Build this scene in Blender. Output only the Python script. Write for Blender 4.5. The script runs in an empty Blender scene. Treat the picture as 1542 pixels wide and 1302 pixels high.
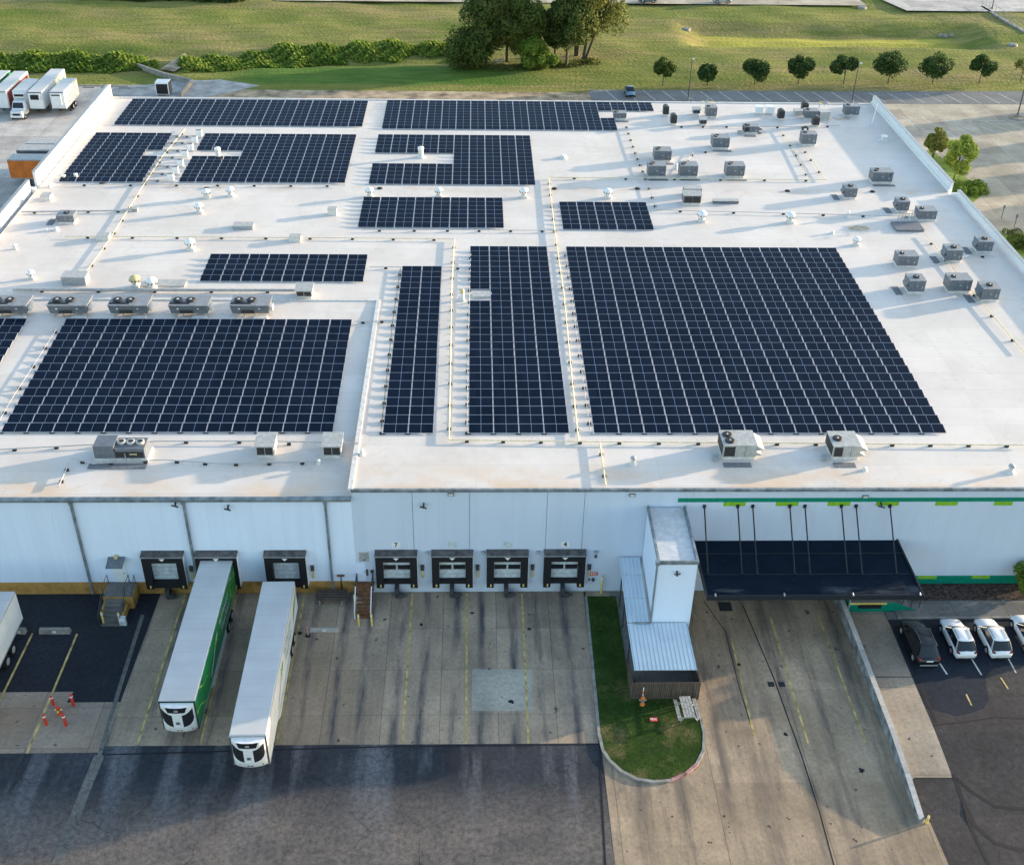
import bpy, math, random
import numpy as np
from math import radians, sin, cos, pi
random.seed(7); rng = np.random.default_rng(7)
sc = bpy.context.scene
C = sc.collection

# ---------------------------------------------------------------- camera
FPX, PITCH, YAW, ROLL, CH = 1728.79, 0.595395, -0.0381728, 0.0209955, 67.172
fw = np.array([-sin(YAW)*cos(PITCH), cos(YAW)*cos(PITCH), -sin(PITCH)])
rr = np.array([cos(YAW), sin(YAW), 0.0]); uu = np.cross(rr, fw)
r2 = rr*cos(ROLL)+uu*sin(ROLL); u2 = -rr*sin(ROLL)+uu*cos(ROLL)
cam = bpy.data.cameras.new('camera'); co = bpy.data.objects.new('camera', cam); C.objects.link(co)
from mathutils import Matrix, Vector
co.matrix_world = Matrix(((r2[0], u2[0], -fw[0], 0), (r2[1], u2[1], -fw[1], 0), (r2[2], u2[2], -fw[2], CH), (0, 0, 0, 1)))
cam.sensor_width = 36; cam.sensor_fit = 'HORIZONTAL'; cam.lens = 36*FPX/1542
cam.clip_end = 3000; cam.clip_start = 1
sc.camera = co

# ---------------------------------------------------------------- light
SUN_EL, SUN_AZ = 7.6, 18.5            # azimuth counted from +x towards +y
w = bpy.data.worlds.new('World'); sc.world = w; w.use_nodes = True
nt = w.node_tree; bg = nt.nodes['Background']
sky = nt.nodes.new('ShaderNodeTexSky'); sky.sky_type = 'NISHITA'; sky.sun_disc = False
sky.sun_elevation = radians(SUN_EL); sky.sun_rotation = radians(90-SUN_AZ)
sky.altitude = 300; sky.air_density = 1.0; sky.dust_density = 1.2; sky.ozone_density = 1.0
nt.links.new(sky.outputs[0], bg.inputs[0]); bg.inputs[1].default_value = 0.142
sl = bpy.data.lights.new('sun', 'SUN'); sl.energy = 2.8; sl.angle = radians(0.6); sl.color = (1, 0.80, 0.56)
so = bpy.data.objects.new('sun', sl); C.objects.link(so)
sd = Vector((cos(radians(SUN_EL))*cos(radians(SUN_AZ)), cos(radians(SUN_EL))*sin(radians(SUN_AZ)), sin(radians(SUN_EL))))
so.rotation_euler = sd.to_track_quat('Z', 'Y').to_euler(); so.location = (60, 60, 80)
sc.view_settings.view_transform = 'Standard'; sc.view_settings.look = 'None'
sc.view_settings.exposure = 2.15; sc.view_settings.gamma = 1.0

# ---------------------------------------------------------------- survey helpers
def ray(u, v): return fw*FPX+r2*(u-771)-u2*(v-651)
def G(u, v, z=0.0):
    d = ray(u, v); t = (z-CH)/d[2]; return np.array([t*d[0], t*d[1], z])
YF = 74.56
def F(u, v, Y=YF):
    d = ray(u, v); t = Y/d[1]; return np.array([t*d[0], Y, CH+t*d[2]])
def scale_at(P):
    d = np.array(P)-np.array([0, 0, CH]); dep = d@fw
    return FPX/dep, math.hypot(d[0], d[1])/np.linalg.norm(d)     # px per m, cos(ray angle)
RZ = 11.0
def roofz(x, y):
    if x < -10.1 and y < 107.3: return 10.35+(RZ-10.35)*(y-YF)/(107.3-YF)
    return RZ
def GR(u, v, dz=0.0):
    z = RZ
    for _ in range(5):
        P = G(u, v, z+dz); z = roofz(P[0], P[1])
    return G(u, v, z+dz)

# ---------------------------------------------------------------- materials
class NT:
    def __init__(s, name, rough=0.7, metal=0.0, spec=0.3):
        s.m = bpy.data.materials.new(name); s.m.use_nodes = True; s.t = s.m.node_tree
        s.b = s.t.nodes['Principled BSDF']; s.b.inputs['Roughness'].default_value = rough
        s.b.inputs['Metallic'].default_value = metal; s.b.inputs['Specular IOR Level'].default_value = spec
        s.pos = s.t.nodes.new('ShaderNodeNewGeometry').outputs['Position']; s.bh = None
    def objpos(s): s.pos = s.t.nodes.new('ShaderNodeTexCoord').outputs['Object']
    def sep(s, v=None):
        n = s.t.nodes.new('ShaderNodeSeparateXYZ'); s.t.links.new(v or s.pos, n.inputs[0]); return n.outputs
    def map(s, sx, sy, sz, off=(0, 0, 0), v=None):
        n = s.t.nodes.new('ShaderNodeMapping'); n.inputs['Scale'].default_value = (sx, sy, sz); n.inputs['Location'].default_value = off
        s.t.links.new(v or s.pos, n.inputs['Vector']); return n.outputs[0]
    def noise(s, sc_, det=4, v=None, rough=0.55, dist=0.0):
        n = s.t.nodes.new('ShaderNodeTexNoise'); n.inputs['Scale'].default_value = sc_; n.inputs['Detail'].default_value = det
        n.inputs['Roughness'].default_value = rough; n.inputs['Distortion'].default_value = dist
        s.t.links.new(v or s.pos, n.inputs['Vector']); return n.outputs[0]
    def noisec(s, sc_, v=None):
        n = s.t.nodes.new('ShaderNodeTexNoise'); n.inputs['Scale'].default_value = sc_
        s.t.links.new(v or s.pos, n.inputs['Vector']); return n.outputs['Color']
    def vor(s, sc_, v=None, feature='DISTANCE_TO_EDGE'):
        n = s.t.nodes.new('ShaderNodeTexVoronoi'); n.feature = feature; n.inputs['Scale'].default_value = sc_
        s.t.links.new(v or s.pos, n.inputs['Vector']); return n.outputs[0]
    def ma(s, op, a, b=None, c=None, clamp=False):
        n = s.t.nodes.new('ShaderNodeMath'); n.operation = op; n.use_clamp = clamp
        for i, x in enumerate((a, b, c)):
            if x is None: continue
            if isinstance(x, (int, float)): n.inputs[i].default_value = x
            else: s.t.links.new(x, n.inputs[i])
        return n.outputs[0]
    def rng(s, x, a, b, c=0.0, d=1.0):
        n = s.t.nodes.new('ShaderNodeMapRange'); n.clamp = True
        for i, q in enumerate((a, b, c, d)): n.inputs[i+1].default_value = q
        s.t.links.new(x, n.inputs[0]); return n.outputs[0]
    def mix(s, f, a, b, mode='MIX'):
        n = s.t.nodes.new('ShaderNodeMix'); n.data_type = 'RGBA'; n.blend_type = mode
        for i, x in ((0, f), (6, a), (7, b)):
            if isinstance(x, (int, float)): n.inputs[i].default_value = x
            elif isinstance(x, tuple): n.inputs[i].default_value = (*x, 1)
            else: s.t.links.new(x, n.inputs[i])
        return n.outputs[2]
    def line(s, x, period, width, off=0.0):      # 1 on the line
        f = s.ma('FRACT', s.ma('ADD', s.ma('DIVIDE', x, period), off))
        return s.ma('LESS_THAN', f, width/period)
    def cell(s, x, y, px, py, ox=0.0, oy=0.0, lo=0.85, hi=1.12):
        c = s.t.nodes.new('ShaderNodeCombineXYZ'); s.t.links.new(s.ma('FLOOR', s.ma('ADD', s.ma('DIVIDE', x, px), ox)), c.inputs[0]); s.t.links.new(s.ma('FLOOR', s.ma('ADD', s.ma('DIVIDE', y, py), oy)), c.inputs[1])
        w_ = s.t.nodes.new('ShaderNodeTexWhiteNoise'); s.t.links.new(c.outputs[0], w_.inputs[0]); return s.rng(w_.outputs[0], 0, 1, lo, hi)
    def scale(s, col_, f):
        n = s.t.nodes.new('ShaderNodeVectorMath'); n.operation = 'SCALE'; s.t.links.new(col_, n.inputs[0]); s.t.links.new(f, n.inputs['Scale']); return n.outputs[0]
    def bump(s, h, st=0.3, dist=0.02):
        n = s.t.nodes.new('ShaderNodeBump'); n.inputs['Strength'].default_value = st; n.inputs['Distance'].default_value = dist
        s.t.links.new(h, n.inputs['Height']); s.t.links.new(n.outputs[0], s.b.inputs['Normal'])
    def col(s, c):
        if isinstance(c, tuple): s.b.inputs['Base Color'].default_value = (*c, 1)
        else: s.t.links.new(c, s.b.inputs['Base Color'])
        return s.m
    def rough(s, r): s.t.links.new(r, s.b.inputs['Roughness'])

def simple(name, c, rough=0.6, metal=0.0, spec=0.3, var=0.12, sc_=3.0):
    n = NT(name, rough, metal, spec); n.objpos()
    k = n.noise(sc_, 4); d = tuple(x*(1-var*2) for x in c); l = tuple(min(1, x*(1+var)) for x in c)
    return n.col(n.mix(n.rng(k, 0.3, 0.7), d, l))

M = {}
# roof membrane
n = NT('roof_membrane', 0.55, 0, 0.3)
s = n.sep()
base = n.mix(n.rng(n.noise(0.16, 7, rough=0.65), 0.36, 0.62), (0.60, 0.545, 0.505), (0.68, 0.622, 0.58))
st = n.noise(1.0, 5, n.map(0.05, 0.9, 1)); base = n.mix(n.rng(st, 0.50, 0.70, 0, 0.45), base, (0.60, 0.56, 0.50))
sm = n.line(n.ma('ADD', s[1], n.ma('MULTIPLY', n.noise(0.3), 0.12)), 3.0, 0.09); base = n.mix(n.ma('MULTIPLY', sm, 0.42), base, (0.45, 0.45, 0.45))
smx = n.line(s[0], 15.2, 0.08); base = n.mix(n.ma('MULTIPLY', smx, 0.25), base, (0.45, 0.45, 0.45))
base = n.scale(base, n.cell(s[0], s[1], 15.2, 3.0, 0, 0, 0.955, 1.025))
pat = n.ma('MULTIPLY', n.rng(n.noise(0.06, 6, n.map(1, 1, 1, (9, 2, 0)), 0.6), 0.50, 0.60), n.rng(n.noise(0.9, 6), 0.35, 0.65)); base = n.mix(n.ma('MULTIPLY', pat, 0.30), base, (0.50, 0.43, 0.36))
pond = n.rng(n.ma('ABSOLUTE', n.ma('SUBTRACT', n.noise(0.22, 3, n.map(1, 1, 1, (1, 8, 0))), 0.60)), 0.0, 0.012, 1, 0); base = n.mix(n.ma('MULTIPLY', pond, 0.28), base, (0.42, 0.38, 0.33))
foot = n.rng(n.noise(3.5, 6, rough=0.75), 0.60, 0.70); base = n.mix(n.ma('MULTIPLY', n.ma('MULTIPLY', foot, n.rng(n.noise(0.15, 3), 0.45, 0.6)), 0.35), base, (0.40, 0.37, 0.33))
edge = n.ma('MULTIPLY', n.rng(s[1], 74.4, 79.0, 1, 0), n.rng(n.noise(0.25, 6, n.map(1, 1.8, 1)), 0.42, 0.66)); base = n.mix(n.ma('MULTIPLY', edge, 0.75), base, (0.62, 0.42, 0.25))
e2 = n.ma('MULTIPLY', n.rng(n.ma('ABSOLUTE', n.ma('SUBTRACT', s[1], 137.6)), 0, 1.6, 1, 0), n.rng(n.noise(0.35, 5), 0.45, 0.65)); base = n.mix(n.ma('MULTIPLY', e2, 0.6), base, (0.50, 0.38, 0.27))
sp = n.rng(n.noise(2.3, 3), 0.66, 0.72); base = n.mix(n.ma('MULTIPLY', sp, 0.35), base, (0.4, 0.36, 0.32))
n.bump(n.noise(1.2, 5), 0.25, 0.03); M['roof'] = n.col(base)
# wall panels
def wallmat(name, c, period):
    n = NT(name, 0.5, 0, 0.35); s = n.sep()
    b = n.mix(n.rng(n.noise(1, 5, n.map(1.2, 1, 0.12)), 0.35, 0.7), tuple(x*0.95 for x in c), c)
    ln = n.line(s[0], period, 0.05); b = n.mix(n.ma('MULTIPLY', ln, 0.10), b, (0.25, 0.3, 0.34))
    dr = n.ma('MULTIPLY', n.rng(n.noise(1, 3, n.map(2.2, 1, 0.05)), 0.68, 0.74), n.rng(s[2], 1.0, 9.5, 0.1, 0.35)); b = n.mix(dr, b, (0.34, 0.35, 0.36))
    lo = n.ma('MULTIPLY', n.rng(s[2], 0.2, 1.6, 1, 0), n.rng(n.noise(1.5, 4), 0.4, 0.7)); b = n.mix(n.ma('MULTIPLY', lo, 0.35), b, (0.38, 0.36, 0.33))
    b = n.scale(b, n.cell(s[0], s[2], period, 40, 0, 0, 0.97, 1.02)); n.bump(n.ma('SINE', n.ma('MULTIPLY', s[0], 2*pi/0.305)), 0.2, 0.006)
    return n.col(b)
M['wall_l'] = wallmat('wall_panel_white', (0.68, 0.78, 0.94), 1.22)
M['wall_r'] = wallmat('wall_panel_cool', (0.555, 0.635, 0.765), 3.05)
M['yellow_base'] = simple('yellow_painted_base', (0.42, 0.24, 0.07), 0.7, var=0.2, sc_=1.2)
M['green_dark'] = simple('green_stripe_paint', (0.0, 0.22, 0.14), 0.5)
M['lime'] = simple('lime_stripe_paint', (0.22, 0.46, 0.03), 0.5)
M['black'] = simple('black_rubber', (0.012, 0.013, 0.017), 0.6)
M['darkgrey'] = simple('dark_grey_metal', (0.055, 0.06, 0.065), 0.5)
M['hoodtop'] = simple('shelter_hood_fabric', (0.10, 0.095, 0.095), 0.6, var=0.3, sc_=2)
M['galv'] = simple('galvanised_steel', (0.33, 0.36, 0.39), 0.45, 0.3, 0.4)
M['gutter'] = simple('gutter_steel', (0.21, 0.25, 0.28), 0.5, 0.2, var=0.25, sc_=1.5)
M['white'] = simple('white_paint', (0.74, 0.75, 0.76), 0.4, 0, 0.4, 0.05)
M['door'] = simple('dock_door_panel', (0.52, 0.58, 0.62), 0.45)
M['yellow'] = simple('yellow_paint', (0.70, 0.55, 0.16), 0.6)
M['red'] = simple('red_paint', (0.55, 0.05, 0.03), 0.5)
M['orange'] = simple('orange_box_steel', (0.62, 0.17, 0.03), 0.55, sc_=0.8)
M['unit'] = simple('unit_grey_enamel', (0.135, 0.155, 0.185), 0.45, 0.1, 0.4)
M['unit_l'] = simple('unit_light_enamel', (0.42, 0.42, 0.41), 0.5, 0.1, 0.4)
M['unit_top'] = simple('unit_top_skylit_enamel', (0.25, 0.265, 0.29), 0.5, 0.1, 0.4)  # tops painted paler than the sides, skylight put into the colour
M['fan'] = simple('fan_guard_dark', (0.02, 0.022, 0.026), 0.6)
M['coil'] = simple('condenser_coil', (0.035, 0.034, 0.036), 0.6)
M['curb'] = simple('membrane_curb', (0.62, 0.61, 0.59), 0.6)
M['mat'] = simple('walkway_mat', (0.17, 0.18, 0.20), 0.8)
M['pipe_y'] = simple('yellow_gas_pipe', (0.68, 0.60, 0.42), 0.5)
M['pipe_w'] = simple('grey_conduit', (0.42, 0.43, 0.44), 0.5, 0.3)
M['block'] = simple('support_block', (0.03, 0.03, 0.03), 0.8)
M['tan'] = simple('tan_fibreglass', (0.55, 0.45, 0.25), 0.6)
n = NT('canopy_membrane', 0.5, 0, 0.05); s = n.sep()
b = n.mix(n.rng(n.noise(0.7, 5), 0.35, 0.65), (0.0035, 0.009, 0.019), (0.006, 0.013, 0.025)); b = n.mix(n.rng(n.noise(1.4, 6, n.map(1, 1, 1, (4, 4, 0)), 0.7), 0.6, 0.75, 0, 0.3), b, (0.05, 0.06, 0.07))
b = n.mix(n.ma('MULTIPLY', n.rng(n.ma('ABSOLUTE', n.ma('SUBTRACT', s[1], 68.3)), 0.1, 0.6, 1, 0), n.rng(n.noise(0.5, 5, n.map(0.5, 2, 1)), 0.48, 0.66, 0, 0.7)), b, (0.12, 0.13, 0.14)); M['canopy'] = n.col(b)
M['canopy_trim'] = simple('canopy_trim', (0.02, 0.026, 0.034), 0.5, 0, 0.2)
M['tyre'] = simple('tyre_rubber', (0.015, 0.015, 0.016), 0.8)
M['rim'] = simple('wheel_rim', (0.62, 0.64, 0.66), 0.3, 0.5, 0.5)
M['glass'] = simple('dark_vehicle_glass', (0.01, 0.013, 0.017), 0.08, 0, 0.6, 0.0)
M['carwhite'] = simple('white_car_paint', (0.74, 0.76, 0.78), 0.22, 0, 0.6, 0.02)
M['carblack'] = simple('black_car_paint', (0.008, 0.009, 0.012), 0.15, 0, 0.6, 0.0)
M['carblue'] = simple('blue_car_paint', (0.12, 0.20, 0.28), 0.25, 0, 0.6, 0.0)
M['tail'] = simple('tail_lamp_red', (0.16, 0.008, 0.012), 0.3)
M['lamp'] = simple('lamp_lens', (0.6, 0.62, 0.6), 0.2)
M['trailer_roof'] = None
n = NT('trailer_roof_skin', 0.45, 0.1, 0.4); n.objpos(); s = n.sep()
b = n.mix(n.rng(n.noise(0.5, 5), 0.3, 0.7), (0.47, 0.48, 0.49), (0.54, 0.55, 0.56))
b = n.mix(n.ma('MULTIPLY', n.line(s[1], 1.22, 0.06), 0.3), b, (0.3, 0.31, 0.33))
b = n.mix(n.ma('MULTIPLY', n.rng(s[1], 0, 3.2, 1, 0), n.rng(n.noise(0.6, 4), 0.3, 0.6, 0.2, 0.5)), b, (0.58, 0.53, 0.47))
n.bump(n.noise(2.5, 4), 0.2, 0.02); M['trailer_roof'] = n.col(b)
M['trailer_white'] = simple('trailer_white_side', (0.72, 0.73, 0.73), 0.35, 0, 0.4, 0.05, 1)
M['skirt'] = simple('trailer_side_skirt', (0.55, 0.58, 0.60), 0.5)
n = NT('trailer_green_wrap', 0.35, 0, 0.4); n.objpos(); s = n.sep()
k = n.ma('FRACT', n.ma('MULTIPLY', n.ma('ADD', n.ma('MULTIPLY', s[1], 0.55), n.ma('ADD', s[2], n.ma('MULTIPLY', n.noise(0.5), 1.6))), 0.55))
b = n.mix(n.rng(n.noise(0.35, 3), 0.35, 0.65), (0.003, 0.13, 0.045), (0.008, 0.24, 0.06))
m1 = n.ma('MULTIPLY', n.ma('LESS_THAN', k, 0.10), n.rng(s[1], 1.5, 5.5, 1, 0)); b = n.mix(m1, b, (0.25, 0.50, 0.05))
m2 = n.ma('MULTIPLY', n.ma('LESS_THAN', n.ma('ABSOLUTE', n.ma('SUBTRACT', k, 0.5)), 0.06), n.rng(s[1], 12.0, 15.5, 0, 0.8)); b = n.mix(m2, b, (0.20, 0.45, 0.06))
M['trailer_green'] = n.col(b)
n = NT('corrugated_roof_sheet', 0.4, 0.15, 0.4); s = n.sep()
b = n.mix(n.rng(n.noise(0.6, 4), 0.3, 0.7), (0.50, 0.60, 0.68), (0.60, 0.70, 0.77))
b = n.mix(n.ma('MULTIPLY', n.line(s[0], 0.33, 0.07), 0.45), b, (0.22, 0.27, 0.31)); n.bump(n.ma('SINE', n.ma('MULTIPLY', s[0], 2*pi/0.33)), 0.5, 0.03)
M['corr'] = n.col(b)
n = NT('weathered_timber', 0.85, 0, 0.2); s = n.sep()
b = n.mix(n.rng(n.noise(1, 5, n.map(8, 8, 0.5)), 0.3, 0.7), (0.05, 0.038, 0.03), (0.15, 0.12, 0.10)); b = n.mix(n.line(n.ma('ADD', s[0], s[1]), 0.16, 0.025), b, (0.015, 0.012, 0.01))
M['timber'] = n.col(b)
M['wood_grey'] = simple('grey_weathered_boards', (0.36, 0.36, 0.35), 0.8, var=0.25, sc_=6)
M['wood_brown'] = simple('brown_step_boards', (0.20, 0.085, 0.035), 0.8, var=0.25)
# concrete and asphalt
def concrete(name, c, dark, jx, jy, ox=0.0, oy=0.0, stain=0.5, lane=0.0, lx=4.62, lo=0.0, warm=None):
    n = NT(name, 0.85, 0, 0.2); s = n.sep()
    b = n.mix(n.rng(n.noise(0.22, 7, rough=0.65), 0.30, 0.70), tuple(x*0.66 for x in c), tuple(x*1.28 for x in c))
    if jx or jy: b = n.scale(b, n.cell(s[0], s[1], jx or 9.0, jy or 9.0, ox, oy, 0.80, 1.16))
    if warm: b = n.mix(n.rng(n.noise(0.10, 4, n.map(1, 1, 1, (7, 3, 0))), 0.48, 0.68, 0, 0.6), b, warm)
    b = n.mix(n.rng(n.noise(0.25, 8, n.map(1.7, 0.22, 1, (3, 9, 0)), 0.72), 0.48, 0.66, 0, stain*.75), b, dark)
    b = n.mix(n.rng(n.noise(0.6, 7, n.map(1.2, 0.5, 1, (8, 1, 0)), 0.78), 0.55, 0.72, 0, stain*.7), b, dark)
    if lane:   # tyre tracks of lorries backing to the doors
        ph = n.ma('FRACT', n.ma('ADD', n.ma('DIVIDE', n.ma('ADD', s[0], n.ma('MULTIPLY', n.noise(0.08), 0.9)), lx), lo))
        tr = n.ma('ADD', n.rng(n.ma('ABSOLUTE', n.ma('SUBTRACT', ph, 0.30)), 0.02, 0.11, 1, 0), n.rng(n.ma('ABSOLUTE', n.ma('SUBTRACT', ph, 0.74)), 0.02, 0.10, 1, 0))
        tr = n.ma('MULTIPLY', tr, n.rng(n.noise(0.5, 7, n.map(1.8, 0.22, 1), 0.7), 0.40, 0.60, 0.0, 1), clamp=True)
        b = n.mix(n.ma('MULTIPLY', tr, lane), b, dark)
    b = n.mix(n.rng(n.noise(1.4, 4), 0.67, 0.71, 0, 0.85), b, (0.02, 0.02, 0.022))
    b = n.mix(n.rng(n.noise(3.5, 8, rough=0.75), 0.42, 0.64, 0, 0.42), b, tuple(x*0.4 for x in c))
    if jx: b = n.mix(n.ma('MULTIPLY', n.line(s[0], jx, 0.055, ox), 0.5), b, (0.03, 0.03, 0.03))
    if jy: b = n.mix(n.ma('MULTIPLY', n.line(s[1], jy, 0.055, oy), 0.35), b, (0.03, 0.03, 0.03))
    n.bump(n.noise(6, 4), 0.2, 0.01)
    return n.col(b)
M['apron'] = concrete('apron_concrete', (0.40, 0.31, 0.225), (0.042, 0.050, 0.068), 4.45, 4.7, 0.62, 0.1, 0.55, 0.95, 4.62, 0.55, (0.33, 0.25, 0.17))
M['apron_l'] = concrete('bay_concrete', (0.30, 0.25, 0.205), (0.17, 0.155, 0.14), 4.6, 3.9, 0.2, 0.2, 0.4, 0, warm=(0.32, 0.22, 0.14))
M['conc_r'] = concrete('yard_concrete', (0.39, 0.295, 0.205), (0.055, 0.055, 0.06), 7.2, 0, 0.62, 0, 0.8, 0.7, 6.0, 0.2, (0.30, 0.22, 0.14))
M['conc_lane'] = concrete('ramp_concrete', (0.34, 0.28, 0.215), (0.20, 0.17, 0.14), 0, 8.3, 0, 0.46, 0.4)
M['conc_pale'] = concrete('pale_lot_concrete', (0.50, 0.47, 0.44), (0.40, 0.385, 0.37), 6.0, 6.0, 0, 0, 0.4)
M['conc_e'] = concrete('east_lot_concrete', (0.46, 0.40, 0.31), (0.36, 0.33, 0.28), 5.5, 5.5, 0, 0, 0.4)
M['conc_patch'] = concrete('new_concrete_patch', (0.40, 0.37, 0.31), (0.22, 0.21, 0.19), 0, 0)
M['conc_walk'] = concrete('sidewalk_concrete', (0.17, 0.165, 0.155), (0.11, 0.11, 0.105), 4.5, 0, 0, 0, 0.3)
M['kerb'] = simple('kerb_concrete', (0.27, 0.26, 0.24), 0.8, var=0.2, sc_=2)
M['kerb_dk'] = simple('wall_concrete_dirty', (0.22, 0.24, 0.26), 0.8, var=0.35, sc_=1.3)
def asphalt(name, c, crackw=0.012, cs=0.16, band=0.0, worn=(0.12, 0.115, 0.11), wornamt=0.5, south=False):
    n = NT(name, 0.88, 0, 0.2); s = n.sep()
    b = n.mix(n.rng(n.noise(0.15, 7, rough=0.65), 0.3, 0.7), tuple(x*0.7 for x in c), tuple(x*1.35 for x in c))
    b = n.mix(n.rng(n.noise(0.09, 8, rough=0.7), 0.50, 0.66, 0, wornamt), b, worn)
    if south: b = n.mix(n.ma('MULTIPLY', n.rng(s[1], 54.5, 50.5, 0, 1), n.rng(n.noise(0.25, 7, rough=0.7), 0.32, 0.6, 0.45, 1)), b, (0.18, 0.155, 0.138))  # asphalt lightens and browns southward, part surface tone, part painted sunlight
    if band:
        tr = n.rng(n.noise(1, 5, n.map(0.33, 0.035, 1)), 0.50, 0.62); fade = n.rng(s[1], 49, 56, 0.1, 1)
        b = n.mix(n.ma('MULTIPLY', n.ma('MULTIPLY', tr, fade), band), b, (0.17, 0.175, 0.19))
    fs = n.rng(n.vor(cs*5.5, n.map(1, 1, 1, (31, 17, 0))), 0.0, 0.035, 1, 0); b = n.mix(n.ma('MULTIPLY', fs, n.rng(n.noise(0.10, 5), 0.48, 0.62, 0, 0.45)), b, tuple(x*0.4 for x in c))
    wv = n.t.nodes.new('ShaderNodeVectorMath'); wv.operation = 'MULTIPLY_ADD'; wv.inputs[1].default_value = (1.6, 1.6, 0)
    n.t.links.new(n.noisec(0.45), wv.inputs[0]); n.t.links.new(n.pos, wv.inputs[2])
    e = n.ma('MULTIPLY', n.ma('LESS_THAN', n.vor(cs*1.8, wv.outputs[0]), crackw*cs/0.16*0.55), n.rng(n.noise(0.12, 3, n.map(1, 1, 1, (5, 5, 0))), 0.44, 0.56))
    b = n.mix(n.ma('MULTIPLY', e, 0.55), b, (0.012, 0.012, 0.014))
    b = n.mix(n.rng(n.noise(2.6, 9, rough=0.78), 0.40, 0.62, 0, 0.6), b, tuple(x*0.35 for x in c)); b = n.mix(n.rng(n.noise(4.5, 8, n.map(1, 1, 1, (3, 3, 0)), 0.78), 0.56, 0.70, 0, 0.35), b, tuple(min(.4, x*2.4+.02) for x in c))
    n.bump(n.noise(14, 4), 0.3, 0.01)
    return n.col(b)
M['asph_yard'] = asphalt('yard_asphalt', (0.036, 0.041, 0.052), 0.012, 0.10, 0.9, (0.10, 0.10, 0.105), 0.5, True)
M['asph_dark'] = asphalt('sealed_asphalt', (0.020, 0.025, 0.034), 0.013, 0.17, 0, (0.042, 0.045, 0.052), 0.4)
M['asph_lot'] = asphalt('lot_asphalt', (0.050, 0.046, 0.048), 0.010, 0.12, 0, (0.10, 0.088, 0.082), 0.5)
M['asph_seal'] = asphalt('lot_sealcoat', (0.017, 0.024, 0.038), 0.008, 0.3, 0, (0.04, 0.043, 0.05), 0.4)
M['asph_grey'] = asphalt('grey_lot_asphalt', (0.20, 0.205, 0.205), 0.006, 0.15, 0, (0.26, 0.25, 0.24), 0.5)
M['crackband'] = asphalt('broken_concrete_strip', (0.15, 0.145, 0.135), 0.012, 0.5, 0, (0.24, 0.22, 0.19), 0.6)
M['crack'] = simple('crack_sealant', (0.012, 0.012, 0.015), 0.7)
M['line_y'] = simple('yellow_line_paint', (0.52, 0.39, 0.15), 0.8, var=0.3, sc_=1.5)
M['line_w'] = simple('white_line_paint', (0.60, 0.60, 0.57), 0.8, var=0.2, sc_=1.5)
M['gravel'] = simple('brown_gravel', (0.075, 0.05, 0.042), 0.95, var=0.5, sc_=5)
M['gravel_g'] = simple('grey_gravel', (0.36, 0.36, 0.35), 0.95, var=0.2, sc_=0.5)
n = NT('field_grass', 0.95, 0, 0.1); s = n.sep()
b = n.mix(n.rng(n.noise(0.035, 8, rough=0.7), 0.35, 0.65), (0.11, 0.155, 0.025), (0.33, 0.29, 0.09))
b = n.mix(n.rng(n.noise(0.06, 7, n.map(0.4, 1.5, 1, (11, 4, 0)), 0.7), 0.47, 0.62, 0, 0.8), b, (0.32, 0.235, 0.12))
b = n.mix(n.rng(n.noise(0.4, 6, n.map(0.22, 1.3, 1), 0.7), 0.42, 0.62, 0, 0.6), b, (0.09, 0.12, 0.022))
b = n.mix(n.rng(n.noise(1.6, 4), 0.35, 0.65, 0, 0.35), b, (0.08, 0.105, 0.02))
b = n.mix(n.ma('MULTIPLY', n.ma('MULTIPLY', n.rng(n.ma('ADD', s[1], n.ma('MULTIPLY', n.noise(0.12, 4), 5)), 217.0, 218.5), n.rng(n.ma('ADD', s[1], n.ma('MULTIPLY', n.noise(0.12, 4), 5)), 229.5, 231, 1, 0)), n.ma('MULTIPLY', n.rng(s[0], -52, -42), n.rng(s[0], 4, 22, 1, 0))), b, n.mix(n.rng(n.noise(0.5, 6, n.map(0.3, 1.3, 1)), 0.35, 0.65), (0.055, 0.115, 0.018), (0.10, 0.17, 0.03)))  # mown strip, its darker green also painting in the grove's shade
def band(y0, y1, x0, x1): return n.ma('MULTIPLY', n.ma('MULTIPLY', n.rng(s[1], y0-.4, y0+.4), n.rng(s[1], y1-.4, y1+.4, 1, 0)), n.ma('MULTIPLY', n.rng(s[0], x0-3, x0+3), n.rng(s[0], x1-3, x1+3, 1, 0)))
b = n.mix(n.ma('MULTIPLY', band(249.2, 256.5, 50, 104), n.rng(n.noise(0.3, 6, n.map(0.3, 1.5, 1)), 0.3, 0.6, 0.3, 0.9)), b, (0.42, 0.38, 0.07))
b = n.mix(n.ma('MULTIPLY', band(248.2, 248.9, 48, 106), 0.7), b, (0.05, 0.07, 0.015)); b = n.mix(n.ma('MULTIPLY', band(244.6, 246.2, 50, 108), 0.6), b, (0.45, 0.40, 0.09))
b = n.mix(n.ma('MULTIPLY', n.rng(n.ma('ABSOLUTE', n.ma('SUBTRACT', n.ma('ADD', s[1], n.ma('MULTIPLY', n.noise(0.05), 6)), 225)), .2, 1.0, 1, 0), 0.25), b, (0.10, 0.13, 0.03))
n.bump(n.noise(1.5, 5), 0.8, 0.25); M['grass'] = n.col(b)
n = NT('island_turf', 0.95, 0, 0.1)
b = n.mix(n.rng(n.noise(0.5, 6), 0.35, 0.65), (0.020, 0.048, 0.008), (0.05, 0.085, 0.015)); b = n.mix(n.ma('MULTIPLY', n.rng(n.noise(0.45, 5, n.map(1, 1, 1, (2, 7, 0))), 0.50, 0.64, 0, 0.85), n.rng(n.sep()[1], 66, 60, 0, 1)), b, (0.20, 0.155, 0.075))
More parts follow.
